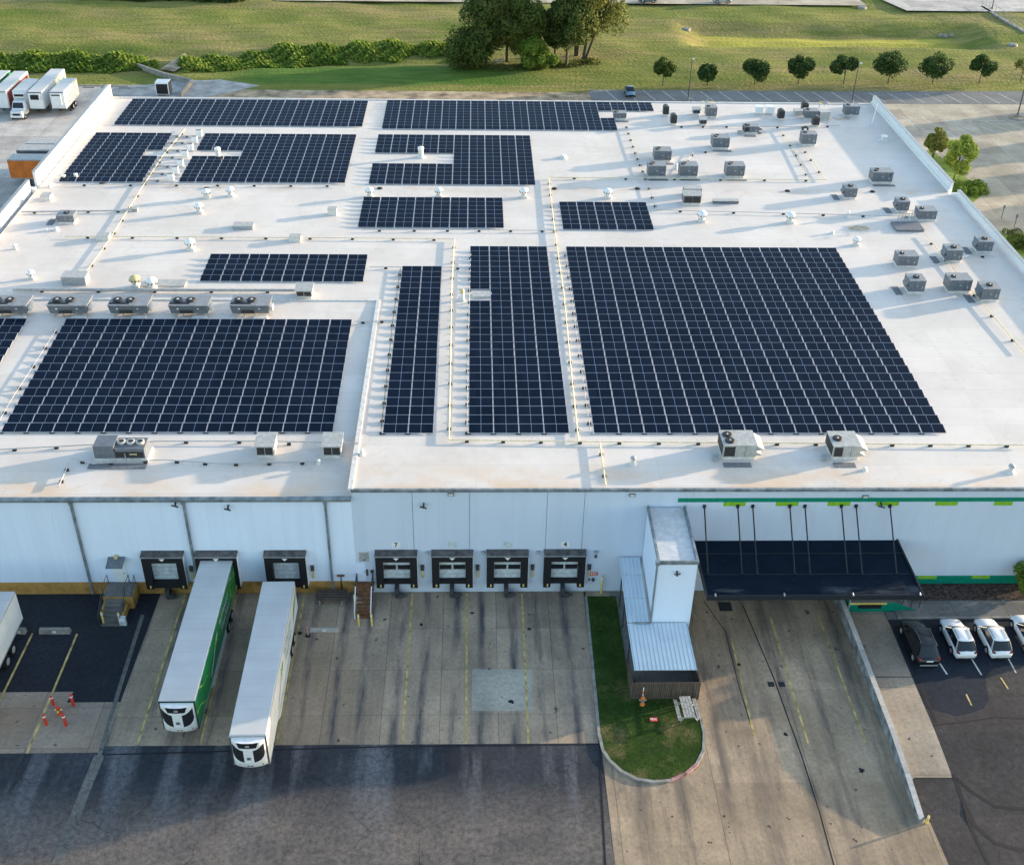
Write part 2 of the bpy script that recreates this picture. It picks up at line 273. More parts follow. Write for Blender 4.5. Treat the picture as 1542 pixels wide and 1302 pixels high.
b = n.mix(n.rng(n.noise(5, 8, rough=0.75), 0.38, 0.62, 0, 0.75), b, (0.010, 0.025, 0.006)); b = n.mix(n.rng(n.noise(3, 6, n.map(1, 1, 1, (7, 7, 0))), 0.6, 0.7, 0, 0.4), b, (0.10, 0.10, 0.05)); n.bump(n.noise(12, 4), 0.8, 0.06); M['turf'] = n.col(b)
M['planter'] = simple('planter_lawn', (0.17, 0.24, 0.03), 0.95, var=0.3, sc_=0.8)
M['dirt'] = simple('bare_earth', (0.40, 0.31, 0.21), 0.95, var=0.35, sc_=0.4)
def leafmat(name, a, bcol, c):
    n = NT(name, 0.7, 0, 0.2); n.objpos()
    b = n.mix(n.rng(n.noise(0.9, 4), 0.35, 0.65), a, bcol); b = n.mix(n.rng(n.noise(4.0, 2), 0.5, 0.7, 0, 0.8), b, c)
    tr = n.t.nodes.new('ShaderNodeBsdfTranslucent'); n.t.links.new(b, tr.inputs[0]); mx = n.t.nodes.new('ShaderNodeMixShader'); mx.inputs[0].default_value = 0.3
    n.t.links.new(n.b.outputs[0], mx.inputs[1]); n.t.links.new(tr.outputs[0], mx.inputs[2]); n.t.links.new(mx.outputs[0], n.t.nodes['Material Output'].inputs[0])
    return n.col(b)
M['leaf_dk'] = leafmat('dark_foliage', (0.038, 0.072, 0.018), (0.075, 0.115, 0.026), (0.15, 0.17, 0.04))
M['leaf_md'] = leafmat('mid_foliage', (0.04, 0.075, 0.015), (0.075, 0.115, 0.022), (0.13, 0.15, 0.035))
M['leaf_lt'] = leafmat('olive_foliage', (0.075, 0.10, 0.022), (0.15, 0.17, 0.04), (0.25, 0.24, 0.065))
M['leaf_br'] = leafmat('bright_foliage', (0.08, 0.17, 0.02), (0.14, 0.23, 0.035), (0.27, 0.28, 0.045))
M['leaf_gd'] = leafmat('golden_foliage', (0.11, 0.14, 0.03), (0.20, 0.22, 0.05), (0.32, 0.30, 0.08))
M['leaf_cr'] = leafmat('creek_foliage', (0.13, 0.22, 0.035), (0.23, 0.32, 0.05), (0.38, 0.38, 0.08))
M['leaf_row'] = leafmat('row_tree_foliage', (0.025, 0.06, 0.018), (0.055, 0.105, 0.025), (0.12, 0.17, 0.04))
M['bark'] = simple('tree_bark', (0.10, 0.085, 0.07), 0.9, var=0.3, sc_=5)
# solar glass
n = NT('solar_cells', 0.28, 0, 0.12)
b = n.mix(n.rng(n.ma('ADD', n.ma('MULTIPLY', n.cell(n.sep()[0], n.sep()[1], 2.2, 1.42, 0, 0, 0, 1), 0.6), n.ma('MULTIPLY', n.noise(0.05, 3), 0.4)), 0.1, 0.9), (0.002, 0.006, 0.017), (0.006, 0.012, 0.028)); M['cell'] = n.col(b)
M['frame'] = simple('panel_frame_aluminium', (0.50, 0.54, 0.62), 0.4, 0.3, 0.5, 0.03)

# ---------------------------------------------------------------- mesh builder
class MB:
    def __init__(s): s.v = []; s.f = []; s.i = []; s.sm = []
    def add(s, vs, fs, mi=0, smooth=False):
        o = len(s.v); s.v += [tuple(map(float, p)) for p in vs]
        for f in fs: s.f.append(tuple(o+k for k in f)); s.i.append(mi); s.sm.append(smooth)
        return s
    def box(s, x0, y0, z0, x1, y1, z1, mi=0):
        if x0 > x1: x0, x1 = x1, x0
        if y0 > y1: y0, y1 = y1, y0
        if z0 > z1: z0, z1 = z1, z0
        vs = [(x0, y0, z0), (x1, y0, z0), (x1, y1, z0), (x0, y1, z0), (x0, y0, z1), (x1, y0, z1), (x1, y1, z1), (x0, y1, z1)]
        return s.add(vs, [(0, 3, 2, 1), (4, 5, 6, 7), (0, 1, 5, 4), (1, 2, 6, 5), (2, 3, 7, 6), (3, 0, 4, 7)], mi)
    def hexa(s, lo, hi, mi=0):      # two quads (4 pts each, ccw from above)
        return s.add(list(lo)+list(hi), [(0, 3, 2, 1), (4, 5, 6, 7), (0, 1, 5, 4), (1, 2, 6, 5), (2, 3, 7, 6), (3, 0, 4, 7)], mi)
    def quad(s, a, b, c, d, mi=0): return s.add([a, b, c, d], [(0, 1, 2, 3)], mi)
    def prism(s, pts, z0, z1, mi=0):
        nn = len(pts); a = sum(pts[i][0]*pts[(i+1) % nn][1]-pts[(i+1) % nn][0]*pts[i][1] for i in range(nn))
        if a < 0: pts = pts[::-1]
        vs = [(p[0], p[1], z0) for p in pts]+[(p[0], p[1], z1) for p in pts]
        return s.add(vs, [tuple(range(nn))[::-1], tuple(range(nn, 2*nn))]+[(i, (i+1) % nn, nn+(i+1) % nn, nn+i) for i in range(nn)], mi)
    def tube(s, p, q, r0, r1=None, n=8, mi=0, smooth=True):
        r1 = r0 if r1 is None else r1; p = np.array(p, float); q = np.array(q, float); d = q-p; d /= np.linalg.norm(d)+1e-9
        a = np.cross(d, (0, 0, 1) if abs(d[2]) < 0.9 else (1, 0, 0)); a /= np.linalg.norm(a); b = np.cross(d, a)
        vs = []
        for c, r in ((p, r0), (q, r1)):
            for k in range(n):
                t = 2*pi*k/n; vs.append(c+a*cos(t)*r+b*sin(t)*r)
        s.add(vs, [(k, (k+1) % n, n+(k+1) % n, n+k)[::-1] for k in range(n)], mi, smooth)
        s.add(vs[:n], [tuple(range(n))], mi); s.add(vs[n:], [tuple(range(n))[::-1]], mi); return s
    def lathe(s, prof, c=(0, 0, 0), n=14, mi=0, smooth=True):     # prof: (r,z) list bottom to top
        vs = []
        for r, z in prof:
            for k in range(n): vs.append((c[0]+r*cos(2*pi*k/n), c[1]+r*sin(2*pi*k/n), c[2]+z))
        fs = [(j*n+k, j*n+(k+1) % n, (j+1)*n+(k+1) % n, (j+1)*n+k) for j in range(len(prof)-1) for k in range(n)]
        s.add(vs, fs, mi, smooth); s.add(vs[-n:], [tuple(range(n))], mi); s.add(vs[:n], [tuple(range(n))[::-1]], mi); return s
    def build(s, name, mats, parent=None, loc=None):
        me = bpy.data.meshes.new(name); me.from_pydata(s.v, [], s.f)
        mats = mats if isinstance(mats, (list, tuple)) else [mats]
        for m in mats: me.materials.append(M[m] if isinstance(m, str) else m)
        me.polygons.foreach_set('material_index', s.i); me.polygons.foreach_set('use_smooth', s.sm); me.update()
        o = bpy.data.objects.new(name, me); C.objects.link(o)
        if parent: o.parent = parent
        if loc is not None: o.location = [float(x) for x in loc]
        return o
def tag(o, label=None, cat=None, group=None, kind=None):
    if label: o['label'] = label
    if cat: o['category'] = cat
    if group: o['group'] = group
    if kind: o['kind'] = kind
    return o
def thing(name, label, cat, loc=(0, 0, 0), rz=0.0, group=None):
    o = bpy.data.objects.new(name, None); C.objects.link(o); o.empty_display_size = 0.3
    o.location = [float(x) for x in loc]; o.rotation_euler = (0, 0, rz); return tag(o, label, cat, group)
def dup(o, loc, rz=0.0, label=None):
    c = o.copy(); C.objects.link(c); c.location = [float(x) for x in loc]; c.rotation_euler = (0, 0, rz)
    if label: c['label'] = label
    for ch in o.children:
        d = ch.copy(); C.objects.link(d); d.parent = c
        for g in ch.children:
            e = g.copy(); C.objects.link(e); e.parent = d
    return c
def sheet(name, pts, z, mat, kind='structure', world=False, label=None, cat=None):
    P = [(p[0], p[1]) for p in pts] if world else [tuple(G(u, v, z)[:2]) for u, v in pts]
    a = sum(P[i][0]*P[(i+1) % len(P)][1]-P[(i+1) % len(P)][0]*P[i][1] for i in range(len(P)))
    if a < 0: P = P[::-1]
    b = MB(); b.add([(x, y, z) for x, y in P], [tuple(range(len(P)))])
    return tag(b.build(name, mat), label, cat, None, kind)

# ================================================================ SETTING: ground
def bump_field(x, y):
    h = 0.0
    # detention basin
    e = 5.5
    dx = min(x-44, 112-x); dy = min(y-243, 263-y); d = min(dx, dy)
    if d > 0: h -= 1.9*min(1, d/e)
    if 0 < dx and abs(y-252.5) < 1.6: h += .5*(1-abs(y-252.5)/1.6)
    # creek ditch under the brush
    cy = 232+2.5*sin(x*0.05)
    if x < -2: h -= 0.9*max(0, 1-abs(y-cy)/5.0)
    h += 0.18*sin(x*0.11+1.3*sin(y*0.07))*sin(y*0.21+0.5)+0.08*sin(x*0.37+y*0.3)
    k = max(0, min(1, (y-217)/5))
    return h*k
xs = list(np.arange(-700, -180, 40))+list(np.arange(-180, 200, 2.0))+list(np.arange(200, 900, 40))
ys = [-150, -50, 40, 120, 180, 214]+list(np.arange(216, 300, 1.5))+[310, 340, 400, 600, 1000, 1600]
V = [(x, y, bump_field(x, y)-0.0) for y in ys for x in xs]; nx = len(xs)
b = MB(); b.add(V, [(j*nx+i, j*nx+i+1, (j+1)*nx+i+1, (j+1)*nx+i) for j in range(len(ys)-1) for i in range(nx-1)], 0, True)
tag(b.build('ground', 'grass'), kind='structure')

sheet('yard_asphalt', [(-140, -60), (9.35, -60), (9.35, 57.75), (9.35, 74.5), (-140, 74.5)], 0.004, 'asph_yard', world=True)
sheet('dark_asphalt_bay', [(-60, 74.5), (-27.0, 74.5), (-27.15, 62.2), (-31.4, 62.2), (-31.2, 63.3), (-60, 63.3)], 0.008, 'asph_dark', world=True)
sheet('bay_concrete', [(-60, 57.3), (-27.4, 57.3), (-27.3, 62.2), (-31.4, 62.2), (-31.2, 63.3), (-60, 63.3)], 0.010, 'apron_l', world=True)
sheet('dock_apron', [(-27.4, 57.9), (9.3, 57.75), (9.5, 74.5), (-27.0, 74.5)], 0.012, 'apron', world=True)
ribbon_late = [((215, 925), (188, 1010), (168, 1075), (150, 1136)), ((150, 1136), (128, 1190), (86, 1300))]
sheet('worn_asphalt_strip', [(150, 1136), (260, 1136), (215, 1210), (170, 1302), (88, 1302), (132, 1190)], 0.008, 'asph_yard')
sheet('concrete_patch', [(711, 1007), (800, 1007), (803, 1070), (710, 1070)], 0.016, 'conc_patch')
sheet('yard_concrete', [(9.35, -60), (34, -60), (34, 40), (32.0, 45.5), (31.8, 50.4), (31.0, 51.5), (31.0, 74.5), (9.35, 74.5)], 0.012, 'conc_r', world=True)
# right hand lot, climbing gently to the building
def zl(y): return 0.006+0.55*max(0, min(1, (y-51.0)/7.0))
def ramp_sheet(name, xa, xb, y0, y1, mat, dz=0.0):
    yy = sorted(set([y0, y1]+[k for k in (51, 52.75, 54.5, 56.25, 58) if y0 < k < y1]))
    b = MB(); vs = []
    for y in yy: vs += [(xa(y) if callable(xa) else xa, y, zl(y)+dz), (xb(y) if callable(xb) else xb, y, zl(y)+dz)]
    b.add(vs, [(2*i, 2*i+1, 2*i+3, 2*i+2) for i in range(len(yy)-1)])
    return tag(b.build(name, mat), kind='structure')
ramp_sheet('parking_asphalt', 34.6, 130, 54.0, 70.2, 'asph_lot', 0.002); ramp_sheet('parking_asphalt', 31.25, 130, 10, 54.0, 'asph_lot', 0.0021)
ramp_sheet('loading_lane', 31.25, 34.6, 54.0, 71.5, 'conc_lane', 0.003)
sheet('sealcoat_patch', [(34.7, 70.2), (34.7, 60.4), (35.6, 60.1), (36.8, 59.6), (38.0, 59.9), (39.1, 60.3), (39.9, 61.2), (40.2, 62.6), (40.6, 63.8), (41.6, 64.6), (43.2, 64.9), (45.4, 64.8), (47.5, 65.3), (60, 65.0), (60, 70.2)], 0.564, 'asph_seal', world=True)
b = MB(); b.box(34.62, 70.2, 0.3, 35.49, 71.1, 0.62); tag(b.build('dock_walk', 'conc_walk'), kind='structure')
b = MB(); b.box(35.5, 70.2, 0.4, 90, 70.4, 0.70); b.box(35.5, 70.4, 0.4, 90, 72.4, 0.69, 1); tag(b.build('sidewalk', ['kerb', 'conc_walk']), kind='structure')
b = MB(); b.box(35.4, 72.4, 0.4, 90, 74.5, 0.72); tag(b.build('gravel_bed', 'gravel'), kind='structure')
# crack sealing scribbles on the lot
def ribbon(name, pts, wd, z, mat, zf=None, world=False, **kw):
    P = [np.array(p[:2], float) if world else G(p[0], p[1], z)[:2] for p in pts]
    b = MB(); vs = []
    for i, p in enumerate(P):
        t = P[min(i+1, len(P)-1)]-P[max(i-1, 0)]; t /= np.linalg.norm(t); nrm = np.array([-t[1], t[0]])*wd/2
        for q in (p+nrm, p-nrm): vs.append((q[0], q[1], (zf(q[1]) if zf else z)))
    b.add(vs, [(2*i, 2*i+1, 2*i+3, 2*i+2)[::-1] for i in range(len(P)-1)]); o = b.build(name, mat); tag(o, kind='structure', **kw); return o
lotz = lambda y: zl(y)+0.010
ribbon('sealed_crack', [(1440, 1172), (1462, 1190), (1500, 1212), (1545, 1216)], 0.28, 0.2, 'crack', lotz)
ribbon('sealed_crack', [(1437, 1172), (1450, 1205), (1468, 1240), (1500, 1268), (1545, 1280)], 0.30, 0.1, 'crack', lotz)
ribbon('sealed_crack', [(1450, 1205), (1462, 1245), (1490, 1302)], 0.24, 0.05, 'crack', lotz)
ribbon('sealed_crack', [(1345, 935), (1372, 1000), (1408, 1090), (1437, 1172)], 0.22, 0.3, 'crack', lotz)
ribbon('sealed_crack', [(1406, 1092), (1450, 1088), (1500, 1080), (1545, 1083)], 0.16, 0.5, 'crack', lotz)
ribbon('sealed_crack', [(1060, 905), (1092, 950), (1118, 1030), (1150, 1090), (1182, 1060)], 0.001, 0.02, 'crack')
for pts in ([(1088, 943), (1118, 1065), (1137, 1120), (1136, 1121)],): pass
ribbon('expansion_joint', [(1118, 910), (1165, 1020), (1208, 1140), (1235, 1225), (1258, 1310)], 0.10, 0.016, 'crack')
ribbon('expansion_joint', [(1060, 905), (1092, 950), (1112, 1030), (1130, 1090)], 0.07, 0.016, 'crack')
ribbon('expansion_joint', [(1376, 1172), (1438, 1172)], 0.12, 0.2, 'crack', lotz)
ribbon('expansion_joint', [(1302, 1019), (1378, 1019)], 0.08, 0.55, 'crack', lotz)
ribbon('expansion_joint', [(892, 900), (897, 1000), (903, 1120), (906, 1200), (912, 1310)], 0.14, 0.016, 'crack')
ribbon('expansion_joint', [(150, 1136), (560, 1124), (903, 1120)], 0.12, 0.0165, 'crack')
ribbon('broken_joint_strip', ribbon_late[0], 0.32, 0.0175, 'crackband'); ribbon('broken_joint_strip', ribbon_late[1], 0.75, 0.0175, 'crackband')
# bay lines
def line(a, b_, wd, mat, z=0.020, zf=None, nm='painted_line'): return ribbon(nm, [a, b_], wd, z, mat, zf)
for a, b_ in [((278.7, 894), (207, 1120)), ((356, 895), (302, 1118)), ((459, 893), (417, 1118)), ((116, 954), (40.5, 1134)), ((49, 953), (-8, 1070)), ((621, 894), (606, 1118)), ((703, 894), (702, 1119)), ((786, 894), (796, 1119)),
              ((1101, 960), (1136, 1108)), ((1160, 928), (1217, 1119)), ((1232, 925), (1304, 1119))]:
    line(a, b_, 0.17, 'line_y')
for a, b_ in [((1380, 945), (1426, 1015)), ((1462, 990), (1478, 1016)), ((1515, 985), (1530, 1013)), ((1455, 1045), (1463, 1062)), ((1507, 1020), (1518, 1037))]:
    line(a, b_, 0.12, 'line_w' if a[1] < 1000 else 'line_y', 0.55, lambda y: zl(y)+0.014)
for u, v, r_ in [(634, 940, .16), (711, 923, .15), (797, 947, .14), (1297, 1160, .2), (1183, 1105, .16), (770, 1056, .2), (1112, 1000, .2)]:
    P = G(u, v, 0); b = MB(); pts = [(P[0]+r_*(.6+.9*random.random())*cos(t), P[1]+r_*(.6+.9*random.random())*sin(t)) for t in np.linspace(0, 2*pi, 11)[:-1]]
    b.add([(x, y, 0.022) for x, y in pts], [tuple(range(10))]); tag(b.build('oil_stain', 'crack'), kind='structure')

for k, (u, v, w_) in enumerate([(1161, 1030, .5), (1177, 1030, .5), (1092, 913, 1.1)]):
    P = G(u, v); t = thing('drain_grate', ['left square iron grate in the truck well', 'right square iron grate in the truck well', 'large dark grate at the canopy edge'][k], 'grate', (P[0], P[1], .012)); b = MB(); b.box(-w_/2, -w_/2, 0, w_/2, w_/2, .02); b.build('frame', 'black', t); b = MB()
    for q in range(5): b.box(-w_/2+.04, -w_/2+.06+q*w_/5.2, .02, w_/2-.04, -w_/2+.10+q*w_/5.2, .03)
    b.build('bars', 'darkgrey', t)
# north side
sheet('north_lane', [(-54, 172), (22, 172), (22, 211.5), (-54, 211.5)], 0.004, 'dirt', world=True)
sheet('north_parking', [(22, 172), (64, 172), (66, 213.6), (21, 213.2)], 0.006, 'asph_grey', world=True)
sheet('east_lot', [(60.8, 100), (150, 100), (150, 216), (66, 213.6), (64, 172), (60.8, 172)], 0.004, 'conc_e', world=True)
sheet('north_parking_edge', [(64, 206.3), (150, 207.5), (150, 216), (66, 213.6)], 0.008, 'asph_grey', world=True)
sheet('east_asphalt', [(79.5, 152.5), (150, 153.5), (150, 110), (84, 110)], 0.010, 'asph_grey', world=True)
sheet('planter_bed', [(1380, 224), (1405, 228), (1425, 243), (1442, 258), (1458, 270), (1482, 292), (1462, 307), (1445, 300), (1400, 270)], 0.030, 'planter')
sheet('planter_bed', [(1424, 214), (1433, 210), (1467, 225), (1446, 233)], 0.034, 'planter')
sheet('planter_bed', [(1500, 345), (1545, 372), (1560, 420), (1545, 430), (1500, 380)], 0.030, 'planter')
sheet('west_lot', [(-140, 110), (-54, 110), (-54, 205), (-63, 213.5), (-75.5, 213.5), (-140, 211.5)], 0.004, 'conc_pale', world=True)
sheet('gravel_yard', [(-67, 204), (-54, 202), (-40, 214), (-52, 219), (-61, 213.6), (-66, 213.6)], 0.010, 'gravel_g', world=True)
b = MB(); b.box(-140, 212.6, 0, -64, 212.9, 0.15); tag(b.build('west_lot_kerb', 'kerb'), kind='structure')
for k in range(22):   # angled stalls on the north strip
    x = 24.3+k*3.55
    line((0, 0), (0, 0), 0.12, 'line_w') if False else ribbon('stall_line', [(x, 213.0), (x+1.6, 207.3)], 0.14, 0.016, 'line_w', world=True)
for k in range(6): ribbon('stall_line', [(66+k*3.4, 199.5), (69+k*3.4, 187.5)], 0.13, 0.014, 'line_w', world=True)
for k in range(8): ribbon('stall_line', [(84+k*3.2, 197.5), (87.5+k*3.2, 190.5)], 0.13, 0.014, 'line_w', world=True)
ribbon('stall_line', [(84, 197.5), (112, 198.5)], 0.13, 0.0142, 'line_w', world=True)
sheet('far_road', [(-46, 275.5), (92, 277), (91, 288), (-46, 288)], 0.35, 'conc_e', world=True)
sheet('far_lot', [(100, 272.8), (150, 273), (160, 330), (92, 300)], 0.35, 'conc_pale', world=True)
sheet('far_lot_asphalt', [(135, 276), (135, 330), (230, 330), (230, 245), (152, 262)], 0.40, 'asph_grey', world=True)
sheet('dirt_track', [(278, 80), (290, 92), (262, 108), (242, 104), (262, 90)], 0.45, 'dirt')

# ================================================================ WAREHOUSE
wh = thing('warehouse', 'huge white flat-roofed warehouse with loading docks and a solar roof', 'warehouse', (0, YF, 0))
def wb(mb, name, mats, parent=None):      # world coordinates -> child of warehouse
    mb.v = [(x, y-YF, z) for x, y, z in mb.v]; return mb.build(name, mats, parent or wh)
X0, X1, YB = -54.6, 60.6, 172.6
XN, YN = 49.9, 85.0                       # notch at the south-east corner
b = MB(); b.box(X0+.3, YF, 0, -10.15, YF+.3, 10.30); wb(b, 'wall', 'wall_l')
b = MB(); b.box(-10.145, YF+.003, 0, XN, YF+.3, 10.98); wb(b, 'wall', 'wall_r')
b = MB(); b.box(X0, YF, 0, X0+.3, YB, 10.30); b.box(X0, YB-.3, 0, X1, YB, 10.95); b.box(X1-.3, YN, 0, X1, YB-.3, 10.95); b.box(XN, YN, 0, X1-.3, YN+.3, 10.95); b.box(XN-.3, YF+.3, 0, XN, YN, 10.95); wb(b, 'wall', 'wall_l')
b = MB()
b.add([(-10.1, YF-.05, RZ), (XN+.05, YF-.05, RZ), (XN+.05, YN, RZ), (X1, YN, RZ), (X1, YB, RZ), (X0, YB, RZ), (X0, 107.3, RZ), (-10.1, 107.3, RZ)], [tuple(range(8))])
b.add([(X0, YF-.05, 10.35), (-10.1, YF-.05, 10.35), (-10.1, 107.3, RZ), (X0, 107.3, RZ)], [(0, 1, 2, 3)])
b.add([(-10.1, YF-.05, 10.35), (-10.1, YF-.05, RZ), (-10.1, 107.3, RZ)], [(0, 1, 2)])
wb(b, 'roof', 'roof')
b = MB(); b.box(-10.35, YF, 10.9, -9.95, 107.4, 11.14); b.box(X0, 107.3, RZ, -9.95, 107.55, 11.10); wb(b, 'roof_curb', 'curb')
b = MB(); b.box(-10.1, YF-.12, 10.84, XN+.1, YF-.051, 11.06); b.box(-10.1, YF-.12, 11.06, XN+.1, YF+.12, 11.09); wb(b, 'roof_edge_trim', 'gutter')
b = MB()
for k in range(1): b.tube((X0, YF-.16, 10.22), (-10.15, YF-.16, 10.22), .24, n=12); b.box(X0, YF-.40, 10.22, -10.15, YF-.051, 10.33)
wb(b, 'gutter', 'gutter')
# parapets
b = MB(); b.box(-55.1, 137.8, 9, -54.75, YB, 12.9); b.box(-55.1, YB, 9, -54.6, YB+.2, 12.9); wb(b, 'parapet', 'white')
b = MB(); b.box(-55.6, YF, 9, -55.25, 136.6, 12.3); b.box(-55.6, 136.6, 9, -54.62, 136.9, 11.3); wb(b, 'parapet', 'white')
b = MB(); b.box(60.75, 137.8, 9, 61.1, YB, 12.3); b.box(60.62, 137.8, 9, 60.75, YB, 11.4); wb(b, 'parapet', 'white')
b = MB(); b.box(61.3, YN, 9, 61.65, 136.6, 11.75); b.box(60.62, 136.6, 9, 61.65, 136.9, 11.3); wb(b, 'parapet', 'white')
b = MB(); b.box(-55.14, 137.7, 12.9, -54.7, YB, 12.96); b.box(60.7, 137.7, 12.3, 61.14, YB, 12.36); b.box(61.26, YN, 11.75, 61.7, 136.7, 11.81); b.box(-55.64, YF, 12.3, -55.2, 136.7, 12.36); wb(b, 'parapet_coping', 'galv')
b = MB(); b.box(X0, YB-.35, RZ, X1, YB+.02, 11.12); wb(b, 'roof_edge_trim', 'curb')
# base band, stripes
b = MB(); b.box(X0, YF-.02, 0, -10.12, YF-.001, 1.30); wb(b, 'base_band', 'yellow_base')
b = MB(); b.box(16.6, YF-.012, 9.70, XN, YF-.001, 10.12); b.box(36.0, YF-.012, 0.5, XN, YF-.001, 1.60); wb(b, 'green_stripe', 'green_dark')
for u0, u1 in [(1089, 1122.6), (1168, 1202), (1246, 1280), (1319, 1353), (1408, 1441.5), (1496, 1524)]:
    a, c = F(u0, 760)[0], F(u1, 760)[0]; b = MB(); b.box(a, YF-.009, 9.28, c, YF+.0, 9.70); wb(b, 'lime_block', 'lime')
for u0, u1 in [(1383, 1411), (1464, 1491)]:
    a, c = F(u0, 866)[0], F(u1, 866)[0]; b = MB(); b.box(a, YF-.016, 1.25, c, YF-.012, 1.6); wb(b, 'lime_block', 'lime')
# downspouts
for u in (106.6, 276.5, 489.6):
    x = F(u, 755)[0]; b = MB(); b.box(x-.09, YF-.22, 0.1, x+.09, YF-.021, 10.0); b.box(x-.14, YF-.3, 9.75, x+.14, YF-.022, 10.05); wb(b, 'downspout', 'gutter')
# wall seams of the right wing
for u in (621, 707, 824, 880): x = F(u, 760)[0]; b = MB(); b.box(x-.02, YF-.004, 1.2, x+.02, YF+.002, 10.8); wb(b, 'wall_seam', 'gutter')
for u, v in [(679, 744), (952, 745), (1303, 747)]:
    P = F(u, v); b = MB(); b.box(P[0]-.25, YF-.10, P[2]-.15, P[0]+.25, YF-.002, P[2]+.15); b.box(P[0]-.19, YF-.12, P[2]-.10, P[0]+.19, YF-.10, P[2]+.10, 1); wb(b, 'wall_light', ['unit', 'lamp'])
def camera_mount(u, v):
    P = F(u, v); b = MB(); b.box(P[0]-.06, YF-.4, P[2]-.05, P[0]+.06, YF-.02, P[2]+.05); b.tube((P[0]-.3, YF-.38, P[2]-.1), (P[0]+.25, YF-.5, P[2]-.18), .07); b.tube((P[0], YF-.3, P[2]), (P[0], YF-.3, P[2]-.25), .09); wb(b, 'security_camera', 'darkgrey')
for p in [(265, 755), (638, 757), (344, 760), (1326, 756)]: camera_mount(*p)
# docks
def text_obj(txt, size, mat, parent, loc, rot, name='lettering', ext=0.004):
    cu = bpy.data.curves.new(name, 'FONT'); cu.body = txt; cu.size = size; cu.align_x = 'CENTER'; cu.align_y = 'CENTER'; cu.extrude = ext; cu.offset = size*0.02
    t = bpy.data.objects.new(name, cu); C.objects.link(t); dg = bpy.context.evaluated_depsgraph_get()
    me = bpy.data.meshes.new_from_object(t.evaluated_get(dg)); bpy.data.objects.remove(t)
    me.materials.clear(); me.materials.append(M[mat]); o = bpy.data.objects.new(name, me); C.objects.link(o); o.parent = parent; o.location = [float(x) for x in loc]; o.rotation_euler = rot; return o
docks = [(213, 276), (295, 357), (398, 460.5), (565, 628), (650, 712), (733, 795.5), (819.5, 882)]
for i, (ua, ub) in enumerate(docks):
    xa, xb = F(ua, 828)[0], F(ub, 828)[0]; xm = (xa+xb)/2; wd = (xb-xa)/2; right = i >= 3
    zt, zb = 4.62, 1.0; yf = YF-.62
    b = MB()
    b.box(xm-wd, yf, zb, xm-wd+.62, YF-.02, zt-.14); b.box(xm+wd-.62, yf, zb, xm+wd, YF-.02, zt-.14); b.box(xm-wd+.62, yf, 3.86, xm+wd-.62, YF-.02, zt-.14)
    if not right: b.box(xm-wd+.6, yf+.1, zb+.05, xm+wd-.6, YF-.02, 1.72)
    else: b.box(xm-wd+.62, yf+.12, zb+.35, xm+wd-.62, YF-.02, 1.72)
    sh = wb(b, 'dock_shelter', 'black')
    b = MB(); b.hexa([(xm-wd-.03, yf-.05, zt-.14), (xm+wd+.03, yf-.05, zt-.14), (xm+wd+.03, YF-.02, zt-.10), (xm-wd-.03, YF-.02, zt-.10)], [(xm-wd-.03, yf-.05, zt-.02), (xm+wd+.03, yf-.05, zt-.02), (xm+wd+.03, YF-.02, zt+.14), (xm-wd-.03, YF-.02, zt+.14)])
    wb(b, 'shelter_hood', 'hoodtop', sh)
    b = MB(); b.box(xm-wd-.05, yf-.075, zt-.16, xm+wd+.05, yf-.05, zt-.06); b.box(xm+wd, yf+.02, zb+.2, xm+wd+.035, YF-.02, zt-.15, 1)
    b.add([(xm-.25, yf-.05, zt-.25), (xm+.25, yf-.05, zt-.25), (xm, yf-.05, zt-.52)], [(0, 2, 1)], 1); wb(b, 'hood_trim', ['galv', 'white'], sh)
    b = MB(); b.box(xm-wd+.62, YF-.12, 1.7, xm+wd-.62, YF-.02, 3.6); 
    for z in (2.15, 2.6, 3.05): b.box(xm-wd+.62, YF-.13, z, xm+wd-.62, YF-.12, z+.03, 1)
    wb(b, 'dock_door', ['door', 'galv'], sh)
    if right:
        b = MB(); b.box(xm-wd+.66, YF-.17, 2.72, xm-.08, YF-.131, 3.18); b.box(xm+.08, YF-.17, 2.72, xm+wd-.66, YF-.131, 3.18); wb(b, 'door_window', 'glass', sh)
    b = MB(); b.box(xm-wd+.30, yf-.03, zb+.12, xm-wd+.42, yf-.001, zb+.4); b.box(xm+wd-.42, yf-.03, zb+.12, xm+wd-.30, yf-.001, zb+.4); wb(b, 'guide_light', 'yellow', sh)
    b = MB(); b.box(xm-.25, YF-.75, .1, xm+.12, YF-.02, .95); b.box(xm+.1, YF-.85, .1, xm+.5, YF-.5, .45); b.tube((xm-.1, YF-.9, .15), (xm+.8, YF-.6, .2), .07); wb(b, 'vehicle_restraint', 'darkgrey', sh)
    if i != 1:
        b = MB(); b.box(xm+wd+.25, YF-.16, 2.55, xm+wd+.55, YF-.02, 3.1); b.box(xm+wd+.3, YF-.14, 1.7, xm+wd+.5, YF-.02, 2.5, 1); wb(b, 'control_box', ['darkgrey', 'tan'], sh)
    if right:
        b = MB(); b.box(xm-.36, YF-.03, 4.98, xm+.36, YF-.002, 5.55); sg = wb(b, 'dock_number_sign', 'white' if i in (3, 6) else 'door')
        if i in (3, 6): text_obj('7' if i == 3 else '4', 0.62, 'black', sg, (xm, -.036, 5.27), (pi/2, 0, 0))
        b = MB(); P = (xm+wd+.85); b.lathe([(.05, 0), (.18, .04), (.18, .14), (.05, .18)], (P, YF-.2, 4.45), 10); wb(b, 'wall_vent', 'galv')
